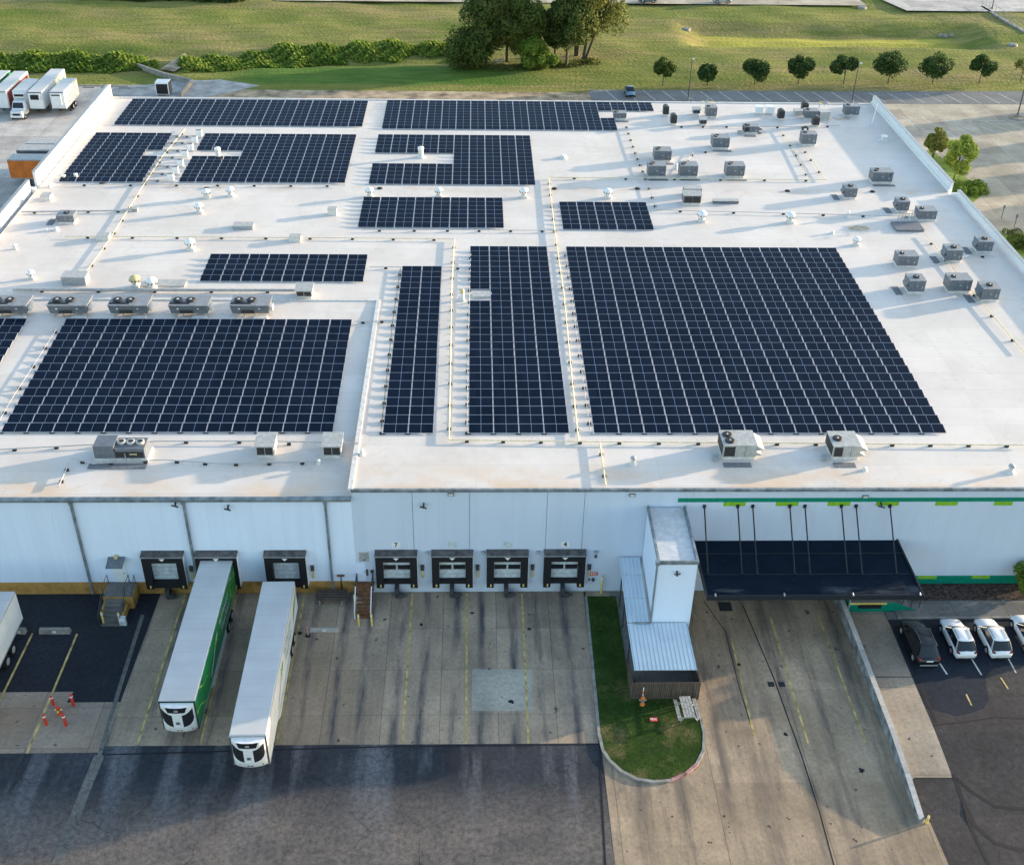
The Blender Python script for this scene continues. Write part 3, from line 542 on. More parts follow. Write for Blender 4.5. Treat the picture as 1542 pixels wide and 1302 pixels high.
# FDC sign, small notices
b = MB(); P = F(893, 863.5); b.box(P[0]-.42, YF-.03, P[2]-.2, P[0]+.42, YF-.004, P[2]+.2); sg = wb(b, 'connection_sign', 'red'); text_obj('FDC', 0.36, 'white', sg, (P[0], -.034, P[2]), (pi/2, 0, 0))
b = MB(); P = F(893, 871); b.tube((P[0], YF-.25, P[2]), (P[0], YF-.02, P[2]), .13); b.tube((P[0]-.35, YF-.2, P[2]), (P[0]-.35, YF-.02, P[2]), .07); wb(b, 'hose_connection', 'darkgrey')
b = MB(); P = F(897, 837); b.box(P[0]-.1, YF-.08, P[2]-.15, P[0]+.1, YF-.02, P[2]+.15); wb(b, 'alarm_box', 'darkgrey')
b = MB(); P = F(548, 838); b.box(P[0]-.42, YF-.03, P[2]-.5, P[0]+.42, YF-.004, P[2]+.5)
for k in range(4): b.box(P[0]-.33, YF-.034, P[2]+.36-k*.15, P[0]+.33, YF-.03, P[2]+.40-k*.15, 1)
b.lathe([(.02, 0), (.15, 0.01)], (P[0], YF-.05, P[2]-.25), 12, 1); wb(b, 'notice_board', ['unit_l', 'unit'])
b = MB(); P = F(544, 875); b.box(P[0]-.45, YF-.05, 1.35, P[0]+.45, YF-.004, 3.35); b.box(P[0]+.3, YF-.09, 2.3, P[0]+.36, YF-.05, 2.4, 1); wb(b, 'side_door', ['wall_l', 'darkgrey'])
b = MB(); P = F(553, 861); b.box(P[0]-.08, YF-.12, P[2]-.3, P[0]+.08, YF-.02, P[2]+.3); P = F(558, 858); b.box(P[0], YF-.12, P[2]-.25, P[0]+.25, YF-.02, P[2]+.05); wb(b, 'meter_box', 'darkgrey')
# canopy with tie rods
cx0, cx1, cy0 = 18.3, 35.75, 67.55
b = MB(); b.box(cx0+.12, cy0+.12, 5.40, cx1-.12, YF-.002, 5.60)
cn = wb(b, 'canopy', 'canopy')
b = MB(); b.box(cx0, cy0, 5.25, cx1, cy0+.12, 5.74); b.box(cx0, cy0+.12, 5.25, cx0+.12, YF-.002, 5.74); b.box(cx1-.12, cy0+.12, 5.25, cx1, YF-.002, 5.74)
for yy in (70.2, 72.8): b.box(cx0+.12, yy, 5.601, cx1-.12, yy+.08, 5.63)
wb(b, 'canopy_edge', 'canopy_trim', cn)
for k, (ut, ub) in enumerate([(1060.6, 1066.5), (1111, 1117), (1133.5, 1140), (1189.3, 1196), (1212, 1219), (1267, 1277), (1289, 1300), (1340, 1350)]):
    P = F(ut, 760); b = MB(); b.tube((P[0], YF-.1, 9.3), (P[0], 70.25, 5.7), .06, n=6); b.box(P[0]-.12, YF-.14, 9.15, P[0]+.12, YF-.013, 9.45); b.tube((P[0], 70.25, 5.55), (P[0], 70.25, 5.78), .12); wb(b, 'tie_rod', 'canopy_trim', cn)
b = MB()
for x in (19, 24.5, 30, 35.4): b.tube((x, cy0-.05, 5.72), (x, cy0+.2, 5.8), .07)
wb(b, 'canopy_light', 'galv', cn)
# raised dock under canopy
b = MB(); b.box(31.5, 71.2, 0.3, 35.3, YF-.02, 1.62); b.box(31.5, 71.15, 1.62, 35.3, YF-.02, 1.68, 1); b.box(32.3, 71.05, 1.05, 34.2, 71.2, 1.45, 2); b.box(31.45, 71.05, 1.5, 34.6, 71.2, 1.63, 3)
b.add([(35.3, 71.2, .4), (37.4, 71.2, .7), (35.3, 71.2, 1.6)], [(0, 1, 2)]); b.box(35.3, 71.21, .4, 36.6, YF-.02, 1.3, 1)
dk = wb(b, 'raised_dock', ['green_dark', 'conc_walk', 'black', 'yellow'])
b = MB()
for x in (35.3, 36.1, 36.9, 37.6): b.tube((x, 71.4, .8 if x > 36 else 1.6), (x, 71.4, 2.6-(x-35.3)*.4), .035, n=6)
b.tube((35.3, 71.4, 2.6), (37.6, 71.4, 1.7), .035, n=6); b.tube((35.3, 71.4, 2.1), (37.6, 71.4, 1.3), .03, n=6); wb(b, 'railing', ['darkgrey', 'galv'], dk); b = MB(); b.tube((31.45, 71.1, .6), (31.45, 71.1, 2.6), .06, mi=0); wb(b, 'corner_pole', ['galv'], dk)
# stairs 1 (concrete)
x0, x1 = -31.2, -28.9
b = MB(); b.box(x0, YF-1.9, 0, x1+.15, YF-.025, 1.30, 0); b.box(x0+.05, YF-1.85, 1.30, x1+.1, YF-.03, 1.34, 1)
for k in range(6): b.box(x0+.25, YF-1.9-.36*(k+1), 0, x1-.55, YF-1.9-.36*k, 1.12-.19*k, 1)
b.prism([(x0, YF-1.9), (x0+.24, YF-1.9), (x0+.24, YF-2.9), (x0, YF-2.9)], 0, .8, 0); b.box(x1-.54, YF-3.6, 0, x1-.3, YF-1.9, .62, 0)
stp = wb(b, 'stair', ['yellow_base', 'conc_walk'])
b = MB()
for xx in (x0+.1, x1-.42):
    b.tube((xx, YF-.3, 1.3), (xx, YF-.3, 2.35), .03, n=6); b.tube((xx, YF-1.85, 1.3), (xx, YF-1.85, 2.35), .03, n=6); b.tube((xx, YF-4.0, 0), (xx, YF-4.0, 1.05), .03, n=6); b.tube((xx, YF-2.9, .5), (xx, YF-2.9, 1.7), .03, n=6)
    b.tube((xx, YF-.3, 2.35), (xx, YF-1.85, 2.35), .03, n=6); b.tube((xx, YF-1.85, 2.35), (xx, YF-4.0, 1.05), .03, n=6); b.tube((xx, YF-1.85, 1.85), (xx, YF-4.0, .55), .025, n=6); b.tube((xx, YF-.3, 1.85), (xx, YF-1.85, 1.85), .025, n=6)
b.tube((x1+.05, YF-.3, 1.3), (x1+.05, YF-.3, 2.35), .03, n=6); b.tube((x1+.05, YF-.3, 2.35), (x1+.05, YF-1.8, 1.4), .03, n=6); wb(b, 'handrail', 'darkgrey', stp)
b = MB(); b.hexa([(-30.75, YF-1.15, 3.75), (-29.35, YF-1.15, 3.75), (-29.35, YF-.02, 4.0), (-30.75, YF-.02, 4.0)], [(-30.75, YF-1.15, 3.83), (-29.35, YF-1.15, 3.83), (-29.35, YF-.02, 4.1), (-30.75, YF-.02, 4.1)]); wb(b, 'door_awning', 'unit')
b = MB(); b.box(-30.6, YF-.06, 1.35, -29.5, YF-.02, 3.45); b.box(-29.75, YF-.1, 2.3, -29.68, YF-.06, 2.42, 1); wb(b, 'side_door', ['white', 'darkgrey'])
b = MB(); b.box(-30.15, YF-.4, 4.15, -29.9, YF-.02, 4.35); wb(b, 'wall_light', 'tan')
# stairs 2 (timber)
P = G(549, 918); xs0 = P[0]-.62; b = MB(); b.box(xs0-.15, YF-1.5, 1.15, xs0+1.35, YF-.06, 1.25)
for k in range(6): b.box(xs0, YF-1.5-.3*(k+1), 1.0-.18*k, xs0+1.15, YF-1.5-.3*k, 1.06-.18*k); b.box(xs0, YF-1.5-.3*k-.03, .84-.18*k, xs0+1.15, YF-1.5-.3*k, 1.0-.18*k, 0)
s2 = wb(b, 'stair', ['wood_brown'])
b = MB()
for xx in (xs0-.1, xs0+1.25):
    b.box(xx-.05, YF-3.3, 0, xx+.05, YF-3.2, .9, 0)
    b.hexa([(xx-.04, YF-3.25, .7), (xx+.04, YF-3.25, .7), (xx+.04, YF-1.5, 1.9), (xx-.04, YF-1.5, 1.9)], [(xx-.04, YF-3.25, .82), (xx+.04, YF-3.25, .82), (xx+.04, YF-1.5, 2.02), (xx-.04, YF-1.5, 2.02)])
    for yy in (YF-1.5, YF-.15): b.box(xx-.04, yy, 0.3, xx+.04, yy+.08, 2.2, 1)
    b.box(xx-.04, YF-1.5, 2.1, xx+.04, YF-.1, 2.2, 1)
wb(b, 'handrail', ['white', 'darkgrey'], s2)

# elevator tower & shed
tw = thing('stair_tower', 'tall narrow white tower with snowy grey metal roof standing against dock wall', 'tower', (15.65, 71, 0))
def local(mb, o): L_ = o.location; mb.v = [(x-L_[0], y-L_[1], z-L_[2]) for x, y, z in mb.v]; return mb
b = MB(); b.box(14.15, 67.5, 0, 17.2, YF-.14, 9.2); local(b, tw).build('wall', 'wall_l', tw)
n = NT('mottled_tower_roof', 0.4, 0.1, 0.4); bb = n.mix(n.rng(n.noise(2.2, 8, rough=0.8), 0.40, 0.60), (0.46, 0.47, 0.48), (0.60, 0.61, 0.62)); M['tower_roof'] = n.col(bb)
b = MB(); b.box(14.3, 67.65, 9.2, 17.05, YF-.14, 9.24); local(b, tw).build('roof', 'tower_roof', tw)
b = MB(); b.box(14.07, 67.42, 9.1, 17.28, 67.58, 9.42); b.box(14.07, 67.58, 9.1, 14.25, YF-.14, 9.42); b.box(17.1, 67.58, 9.1, 17.28, YF-.14, 9.42); local(b, tw).build('roof_edge', 'gutter', tw)
b = MB(); b.box(13.97, 67.4, 0.3, 14.1, 67.52, 9.1); b.box(13.9, 67.3, 9.1, 14.2, 67.6, 9.45); local(b, tw).build('downspout', 'gutter', tw)
b = MB(); b.tube((15.4, 67.2, 8.3), (15.9, 67.25, 8.3), .06); b.tube((15.65, 67.2, 8.1), (15.65, 67.5, 8.4), .08); local(b, tw).build('security_camera', 'darkgrey', tw)
sh = thing('covered_shed', 'low shed with pale blue corrugated roof below white tower', 'shed', (14.5, 66, 0))
b = MB(); b.hexa([(12.15, 62.35, 2.86), (16.95, 62.35, 2.86), (16.95, 67.38, 2.98), (12.15, 67.38, 2.98)], [(12.15, 62.35, 2.92), (16.95, 62.35, 2.92), (16.95, 67.38, 3.04), (12.15, 67.38, 3.04)]); local(b, sh).build('lower_roof', 'corr', sh)
b = MB()
for (ya, yb, za, zb_) in [(67.42, 69.9, 3.06, 3.32), (69.92, 72.4, 3.36, 3.62), (72.42, 74.4, 3.66, 3.9)]:
    xl = 12.15; b.hexa([(xl, ya, za), (13.9, ya, za), (13.9, yb, zb_), (xl, yb, zb_)], [(xl, ya, za+.06), (13.9, ya, za+.06), (13.9, yb, zb_+.06), (xl, yb, zb_+.06)])
local(b, sh).build('upper_roof', 'corr', sh)
b = MB(); b.tube((12.7, 67.3, 3.12), (14.0, 67.3, 3.12), .07); b.box(16.95, 62.3, 2.7, 17.05, 67.4, 2.9); local(b, sh).build('flashing', 'gutter', sh)
for p in [(12.25, 70), (12.25, 72.6), (12.25, 66), (12.3, 62.6)]:
    b = MB(); b.box(p[0]-.06, p[1]-.06, 0, p[0]+.06, p[1]+.06, 2.9 if p[1] < 68 else 3.2); local(b, sh).build('post', 'darkgrey', sh)
fc = thing('timber_fence', 'dark weathered board fence enclosing the end of the shed', 'fence', (14.6, 62.4, 0))
b = MB(); b.box(12.02, 62.0, 0, 17.35, 62.08, 1.85); local(b, fc).build('board_panel', 'timber', fc)
b = MB(); b.box(17.27, 62.08, 0, 17.35, 67.4, 1.85); local(b, fc).build('board_panel', 'timber', fc)
b = MB(); b.box(12.02, 62.08, 0, 12.10, 64.5, 1.85); b.box(12.1, 62.1, 1.6, 17.25, 62.16, 1.7); local(b, fc).build('board_panel', 'timber', fc)
tag(sheet('shed_floor', [(12.1, 62.1), (17.27, 62.1), (17.27, 67.4), (14.1, 67.5), (14.1, 74.4), (11.6, 74.4), (11.6, 64), (12.1, 62.1)], 0.034, 'conc_walk', world=True))
# island
isl_px = [(884, 899), (927, 899), (944, 1010), (949, 1040), (1040, 1046), (1051, 1075), (1058, 1105), (1057, 1130), (1047, 1150), (1030, 1165), (1008, 1174), (985, 1176), (960, 1172), (938, 1161), (920, 1145), (910, 1130), (904, 1105), (898, 1040), (890, 960)]
isl = [tuple(G(u, v)[:2]) for u, v in isl_px]
ctr = np.mean(isl, axis=0)
b = MB(); b.prism(isl, 0.0, 0.13); tag(b.build('island_lawn', 'turf'), kind='structure')
b = MB(); oo = []
for i, p in enumerate(isl):
    a = np.array(isl[i-1]); c_ = np.array(isl[(i+1) % len(isl)]); t = c_-a; t /= np.linalg.norm(t); oo.append(np.array(p)+np.array([-t[1], t[0]])*-.22)
# orientation check
sgn = 1 if np.linalg.norm(np.array(oo[10])-ctr) > np.linalg.norm(np.array(isl[10])-ctr) else -1
oo = [np.array(p)+sgn*(q-np.array(p)) for p, q in zip(isl, oo)]
for i in list(range(5, len(isl)))+[0]:
    if i == len(isl)-0: continue
    j = (i+1) % len(isl)
    if i == 0: continue
    vs = [(*isl[i], 0), (*oo[i], 0), (*oo[j], 0), (*isl[j], 0), (*isl[i], .15), (*oo[i], .15), (*oo[j], .15), (*isl[j], .15)]
    b.add(vs, [(4, 5, 6, 7), (7, 6, 5, 4), (1, 2, 6, 5), (0, 4, 7, 3), (0, 1, 5, 4), (2, 3, 7, 6)][0:1]+[(1, 2, 6, 5), (3, 0, 4, 7), (0, 1, 5, 4), (2, 3, 7, 6)], 1 if i in (8, 9) else 0)
tag(b.build('island_kerb', ['kerb', simple('faded_red_kerb', (0.36, 0.20, 0.19), 0.8, var=0.35)]), kind='structure')
# retaining wall with post
rw = thing('retaining_wall', 'long low concrete wall with peeling pale paint beside the loading lane', 'wall', (31.1, 61, 0))
b = MB(); yy = [50.4, 54, 58, 74.4]; zt = [0.38, 0.85, 1.15, 1.2]
for i in range(3):
    b.hexa([(30.95, yy[i], 0), (31.24, yy[i], 0), (31.24, yy[i+1], 0), (30.95, yy[i+1], 0)], [(30.95, yy[i], zt[i]), (31.24, yy[i], zt[i]), (31.24, yy[i+1], zt[i+1]), (30.95, yy[i+1], zt[i+1])])
local(b, rw).build('wall_body', 'kerb_dk', rw)
b = MB()
for i in range(3):
    b.hexa([(30.92, yy[i], zt[i]), (31.32, yy[i], zt[i]), (31.32, yy[i+1], zt[i+1]), (30.92, yy[i+1], zt[i+1])], [(30.92, yy[i], zt[i]+.06), (31.32, yy[i], zt[i]+.06), (31.32, yy[i+1], zt[i+1]+.06), (30.92, yy[i+1], zt[i+1]+.06)])
local(b, rw).build('wall_cap', 'conc_pale', rw)

# small yard items
def bollard(u, v, vt, mat, label, tilt=0.0, r=.085, cap=None, group=None):
    P = G(u, v); s_, c_ = scale_at(P); h = (v-vt)/(s_*c_); t = thing('bollard', label, 'bollard', P, 0, group)
    b = MB(); b.lathe([(r, 0), (r, h-.06), (r*.7, h)], n=10); b.build('post', mat, t)
    b = MB(); b.lathe([(r*1.04, h*.78), (r*1.04, h*.9)], n=10); b.build('reflective_band', cap or 'white', t); return t
bollard(156.5, 939, 921, 'yellow', 'yellow bollard left of the concrete stair foot'); bollard(204.5, 908, 890, 'yellow', 'yellow bollard right of the concrete stair, beside first dock'); bollard(182, 941, 922, 'yellow', 'yellow bollard holding the pale blue panel at the stair foot')
bollard(540.5, 942, 925, 'yellow', 'yellow bollard at left foot of brown wooden steps'); bollard(560, 942, 924, 'yellow', 'yellow bollard at right foot of brown wooden steps'); bollard(534.5, 913, 896, 'yellow', 'yellow bollard beside the white box left of the wooden steps')
bollard(905, 893, 868, 'yellow', 'tall yellow bollard below the FDC sign at wall'); bollard(1395, 1239, 1227, 'yellow', 'yellow post at the near end of the retaining wall')
bollard(80.6, 1061, 1047, 'red', 'red bollard furthest left in back pair by the hydrant', r=.12); bollard(110.8, 1061.7, 1045, 'red', 'red bollard on the back right corner around the hydrant', r=.12)
bollard(69.9, 1090.8, 1075, 'red', 'red bollard at front left corner on the yellow line', r=.12); bollard(99.4, 1092, 1075, 'red', 'red bollard at the front right corner before the hydrant', r=.12)
def hydrant(u, v, label, mats):
    P = G(u, v); t = thing('fire_hydrant', label, 'hydrant', (P[0], P[1], 0.13 if u > 900 else 0.012)); b = MB(); b.lathe([(.2, 0), (.2, .06), (.13, .07), (.13, .62), (.17, .63), (.17, .7), (.1, .82), (.03, .9)], n=12); b.build('barrel', mats[0], t)
    b = MB(); b.tube((-.28, 0, .5), (.28, 0, .5), .07); b.tube((0, -.26, .45), (0, 0, .45), .09); b.build('outlet', mats[1], t); return t
hydrant(90, 1075, 'red fire hydrant with yellow outlets amid four red bollards', ('red', 'yellow'))
hydrant(967, 1062, 'orange hydrant on the lawn before the timber fence', ('orange', 'galv'))
P = G(967, 1060); t = thing('marker_post', 'short white and orange stake beside the lawn hydrant', 'stake', (P[0], P[1]+.15, .13)); b = MB(); b.tube((0, 0, 0), (.02, .05, 1.5), .04, n=6); b.build('stake', 'white', t); b = MB(); b.tube((.0, 0, .9), (.01, .03, 1.15), .05, n=6); b.build('band', 'orange', t)
P = G(984, 1085); t = thing('ground_sign', 'small red FDC sign lying on the lawn', 'sign', (P[0], P[1], .14)); b = MB(); b.box(-.3, -.18, 0, .3, .18, .05); b.build('plate', 'red', t); text_obj('FDC', .26, 'white', t, (0, 0, .052), (0, 0, 0))
def stop(u0, u1, v, label, cat='wheel stop', w_=.45, h=.45, mat='kerb', rz=0):
    A, B = G(u0, v), G(u1, v); L_ = np.linalg.norm(B-A); t = thing('concrete_block', label, cat, (A+B)/2, math.atan2(B[1]-A[1], B[0]-A[0])); b = MB(); b.hexa([(-L_/2, -w_/2, 0), (L_/2, -w_/2, 0), (L_/2, w_/2, 0), (-L_/2, w_/2, 0)], [(-L_/2+.06, -w_/2+.08, h), (L_/2-.06, -w_/2+.08, h), (L_/2-.06, w_/2-.08, h), (-L_/2+.06, w_/2-.08, h)]); b.build('block', mat, t)
    b = MB(); b.box(-.15, -w_/2-.005+.02, h*.3, .15, -w_/2+.06, h*.75); b.build('marker_plate', 'white', t)
stop(60, 107, 952, 'concrete wheel block between two yellow lines on dark asphalt'); stop(20, 40, 952, 'concrete wheel block behind the leftmost trailer wheels')
stop(466, 511, 950, 'long pale concrete barrier beside the leaning pink post', 'barrier', .3, .35, 'unit_l')
P = G(464, 957); t = thing('marker_post', 'pink and white post on a round black base', 'post', P); b = MB(); b.lathe([(.25, 0), (.2, .08), (.05, .1)], n=12); b.build('base', 'black', t); b = MB(); b.tube((0, 0, .08), (-.05, .1, 1.05), .05); b.build('tube', simple('faded_pink_plastic', (.6, .3, .33), .6), t)
P = G(461, 953); t = thing('rubber_cone_base', 'flat black rubber base lying beside the pink post', 'base', (P[0]-.5, P[1], 0.012)); b = MB(); b.lathe([(.2, 0), (.14, .08)], n=10); b.build('disc', 'black', t)
P = G(500, 906); t = thing('timber_rack', 'dark timber rack on short legs against the yellow base wall', 'rack', P)
b = MB()
for k in range(4): b.box(-1.3, -.45+k*.33, .62, 1.3, -.2+k*.33, .7)
b.build('slats', 'timber', t)
for x in (-1.0, .9): b = MB(); b.box(x-.06, -.4, 0, x+.06, -.28, .62); b.box(x-.06, .5, 0, x+.06, .62, .62); b.box(x-.06, -.4, .5, x+.06, .62, .62); b.build('leg', 'wood_grey', t)
P = G(516, 890); t = thing('platform_scale_post', 'dark pole with flat rusty plate by the yellow base wall', 'post', (P[0], P[1]-.3, 0)); b = MB(); b.tube((0, 0, 0), (0, 0, 2.0), .05); b.lathe([(.22, 0), (.2, .35), (.06, .5)], n=8); b.build('pole', 'black', t); b = MB(); b.box(-.32, -.1, 2.0, .32, .1, 2.08); b.build('plate', 'wood_brown', t)
P = G(186, 941); t = thing('panel_cabinet', 'pale blue flat cabinet fixed beside bollard at the concrete stair', 'cabinet', P); b = MB(); b.box(-.25, -.12, .05, .3, .12, .95); b.build('cabinet_body', 'door', t); b = MB(); b.box(-.2, -.13, .5, .25, -.121, .85); b.build('door_panel', 'white', t)
P = G(540, 909); t = thing('utility_box', 'white box left of the wooden steps', 'box', (P[0], P[1]+.2, 0)); b = MB(); b.box(-.28, -.25, 0, .3, .25, .95); b.build('box_body', 'white', t); b = MB(); b.box(-.3, -.27, .95, .32, .27, 1.0); b.build('lid', 'galv', t)
# picnic table
P = G(1034, 1080); t = thing('picnic_table', 'weathered grey picnic table with bench on the lawn edge', 'picnic table', (P[0], P[1]+.3, .13), radians(3))
b = MB()
for k in range(4): b.box(-.42+k*.22, -1.05, .72, -.23+k*.22, 1.05, .77)
b.build('tabletop', 'wood_grey', t)
for x in (-.85, .62): b = MB(); b.box(x, -1.05, .42, x+.13, 1.05, .46); b.box(x+.15, -1.05, .42, x+.28, 1.05, .46); b.build('bench_seat', 'wood_grey', t)
for y in (-.75, .75): b = MB(); b.box(-.8, y-.04, .36, .88, y+.04, .42); b.tube((-.6, y, 0), (-.1, y, .72), .05, n=5); b.tube((.7, y, 0), (.2, y, .72), .05, n=5); b.build('leg', 'wood_grey', t)

# ================================================================ VEHICLES
def wheel(parent, x, y, r=.5, wd=.28, side=1):
    b = MB(); b.tube((x-wd/2, y, r), (x+wd/2, y, r), r, n=18); tw_ = b.build('wheel', 'tyre', parent)
    b = MB(); b.tube((x+side*(wd/2), y, r), (x+side*(wd/2+.02), y, r), r*.6, r*.5, n=14); b.build('rim', 'rim', tw_)
def arrow_mark(b, pts, x, wd, mi=0):
    for (ya, za), (yb, zb_) in zip(pts[:-1], pts[1:]):
        b.add([(x, ya, za-wd/2), (x, yb, zb_-wd/2), (x, yb, zb_+wd/2), (x, ya, za+wd/2)], [(0, 1, 2, 3)], mi)
def semi_trailer(name, label, x, y, L_, W, H, side='trailer_white', reefer=True, rz=0.0, z0=1.15, marks=None, skirt=True, axles=True, group=None, roofm='trailer_roof'):
    t = thing(name, label, 'trailer', (x, y, 0.01), rz, group)     # origin: nose centre, body runs to +y
    h = W/2
    b = MB(); b.box(-h, 0, z0, h, L_, H-.03); b.box(-h-.012, .0, z0-.02, h+.012, L_, z0+.12, 1); b.box(-h-.012, 0, H-.14, h+.012, L_, H-.02, 1)
    if not reefer:
        k_ = .4
        while k_ < L_-.3:
            for sx in (-1, 1): b.box(sx*(h+.002), k_, z0+.12, sx*(h+.02), k_+.07, H-.15, 0)
            k_ += .61
    body = b.build('body', [side, 'galv'], t)
    b = MB(); b.hexa([(-h-.01, .0, H-.03), (h+.01, .0, H-.03), (h+.01, L_, H-.03), (-h-.01, L_, H-.03)], [(-h+.05, .12, H+.03), (h-.05, .12, H+.03), (h-.05, L_-.05, H+.03), (-h+.05, L_-.05, H+.03)]); b.build('roof', roofm, t)
    b = MB(); b.box(-h+.05, L_, z0+.1, -.02, L_+.04, H-.1); b.box(.02, L_, z0+.1, h-.05, L_+.04, H-.1); b.build('rear_door', side if side != 'orange' else 'orange', t)
    b = MB(); b.box(-h+.15, 1.5, .95, h-.15, L_-.5, z0-.02); b.box(-.5, L_-4.6, .62, .5, L_-1.6, .95); b.build('chassis', 'darkgrey', t)
    for sx in (-1, 1):
        b = MB(); b.box(sx*.95-.08, 2.6, .08, sx*.95+.08, 2.78, z0); b.box(sx*.95-.2, 2.5, 0, sx*.95+.2, 2.9, .08); b.build('landing_leg', 'darkgrey', t)
    if axles:
        for yy in (L_-4.2, L_-2.9):
            for sx in (-1, 1): wheel(t, sx*(h-.2), yy, .5, .5, sx)
    if skirt:
        for sx in (-1, 1):
            b = MB(); x_ = sx*(h-.02); ya, yb = 3.9, L_-5.0
            b.add([(x_, ya+1.2, .35), (x_, yb, .35), (x_, yb, z0-.02), (x_, ya, z0-.02), (x_-sx*.04, ya+1.2, .35), (x_-sx*.04, yb, .35), (x_-sx*.04, yb, z0-.02), (x_-sx*.04, ya, z0-.02)], [(0, 1, 2, 3), (7, 6, 5, 4), (0, 4, 5, 1), (1, 5, 6, 2)]); b.build('side_skirt', 'skirt', t)
    if reefer:
        # curved white shell with black grilles
        zb_, zt_ = z0+.18, H-.18; N_ = 9; prof = []
        def arc(z, w_): return [(w_*math.sin(a), -.12-.42*math.cos(a)) for a in np.linspace(-pi/2, pi/2, N_)]
        b = MB(); zs = [zb_, zb_+.12, zb_+.8, zt_-.45, zt_]; vs = []
        for k, z in enumerate(zs):
            w_ = (h-.28) if k == 0 else h-.14; dd = .75 if k == 0 else 1
            for (xx, yy_) in arc(z, w_): vs.append((xx, yy_*dd, z))
        b.add(vs, [(j*N_+i, j*N_+i+1, (j+1)*N_+i+1, (j+1)*N_+i) for j in range(len(zs)-1) for i in range(N_-1)], 0, True)
        b.add(vs[-N_:]+[(h-.14, 0, zt_), (-(h-.14), 0, zt_)], [tuple(range(N_+2))]); b.add(vs[:N_]+[(h-.28, 0, zb_), (-(h-.28), 0, zb_)], [tuple(range(N_+2))[::-1]])
        for sx in (-1, 1): b.box(sx*(h-.14)-.01, -.12, zb_, sx*(h-.14)+.01, 0, zt_)
        ru = b.build('cooling_unit', 'white', t)
        def on(a, z, off=.015): return ((h-.14+off)*math.sin(a), -.12-(.42+off)*math.cos(a), z)
        for sx in (-1, 1):
            b = MB(); A = [.30, .55, .8, 1.05, 1.25]; zlo = [zb_+.62, zb_+.68, zb_+.82, zb_+1.05, zb_+1.35]; zhi = [zt_-.78, zt_-.70, zt_-.52, zt_-.34, zt_-.24]
            for i in range(4):
                b.add([on(sx*A[i], zlo[i]), on(sx*A[i+1], zlo[i+1]), on(sx*A[i+1], zhi[i+1]), on(sx*A[i], zhi[i])], [(0, 1, 2, 3) if sx > 0 else (3, 2, 1, 0)])
            for q in range(4):
                f0 = .2+q*.2
                for i in range(4): b.add([on(sx*A[i], zlo[i]*(1-f0)+zhi[i]*f0, .02), on(sx*A[i+1], zlo[i+1]*(1-f0)+zhi[i+1]*f0, .02), on(sx*A[i+1], zlo[i+1]*(1-f0)+zhi[i+1]*f0+.03, .02), on(sx*A[i], zlo[i]*(1-f0)+zhi[i]*f0+.03, .02)], [(0, 1, 2, 3) if sx > 0 else (3, 2, 1, 0)], 1)
            b.build('side_grille', ['black', 'darkgrey'], ru)
        b = MB(); A = [-.62, -.3, 0, .3, .62]
        for i in range(4): b.add([on(A[i]*(.85 if i else .9), zt_-.52), on(A[i+1]*.85, zt_-.52), on(A[i+1]*1.15, zt_-.02), on(A[i]*1.15, zt_-.02)], [(0, 1, 2, 3)])
        b.add([on(-.12, zt_-.38, .03), on(.12, zt_-.38, .03), on(.12, zt_-.2, .03), on(-.12, zt_-.2, .03)], [(0, 1, 2, 3)], 1); b.build('top_grille', ['black', 'rim'], ru)
        b = MB()
        for (a0, a1) in [(-.29, 0), (0, .29)]:
            b.add([on(a0, zb_+.62, .03), on(a1, zb_+.62, .03), on(a1, zt_-.5, .03), on(a0, zt_-.5, .03)], [(0, 1, 2, 3)])
        b.add([on(-.13, zb_+.9, .045), on(.13, zb_+.9, .045), on(.13, zb_+1.2, .045), on(-.13, zb_+1.2, .045)], [(0, 1, 2, 3)], 1); b.add([on(-.05, zb_+.97, .05), on(.05, zb_+.97, .05), on(.05, zb_+1.14, .05), on(-.05, zb_+1.14, .05)], [(0, 1, 2, 3)], 2); b.build('badge_panel', ['white', 'unit_top', 'darkgrey'], ru)
        for xx in (h-.10, -h+.02): b = MB(); b.box(xx, -.06, z0+.1, xx+.08, -.001, H-.15); b.build('corner_post', 'darkgrey', t)
        b = MB()
        for a0 in (-.16, .05, .8): b.add([on(a0, zb_+.22, .02), on(a0+.14, zb_+.22+(.1 if a0 > .5 else 0), .02), on(a0+.14, zb_+.30+(.1 if a0 > .5 else 0), .02), on(a0, zb_+.30, .02)], [(0, 1, 2, 3)])
        b.build('vent_slot', 'black', ru)
    if marks:
        mk, mk2 = marks; x_ = h+.016; b = MB()
        rnd = random.Random(5)
        # flower stem and bloom
        arrow_mark(b, [(4.6, 1.7), (5.8, 2.2), (7.0, 2.8)], x_, .16)
        for k in range(9):
            a = k*2*pi/9; arrow_mark(b, [(7.35+.1*cos(a), 2.95+.1*sin(a)), (7.35+.75*cos(a), 2.95+.62*sin(a))], x_+.001, .09, 1)
        b.add([(x_, 7.0, 2.7), (x_, 7.6, 2.85), (x_, 8.1, 3.25), (x_, 7.4, 3.2)], [(0, 1, 2, 3)], 0)
        b.build('flower_graphic', [mk, mk2], t); b = MB()
        # leaf sweeps at the rear
        for k in range(5):
            y_ = L_-2.6+k*.45; b.add([(x_, y_, 1.9+k*.2), (x_, y_+.9, 2.4+k*.2), (x_, y_+1.2, 3.1+k*.1), (x_, y_+.3, 2.7+k*.12)], [(0, 1, 2, 3)], 1) if y_+1.2 < L_ else None
        b.build('leaf_graphic', [mk, mk2], t)
        # two lines of flowing script strokes
        b = MB()
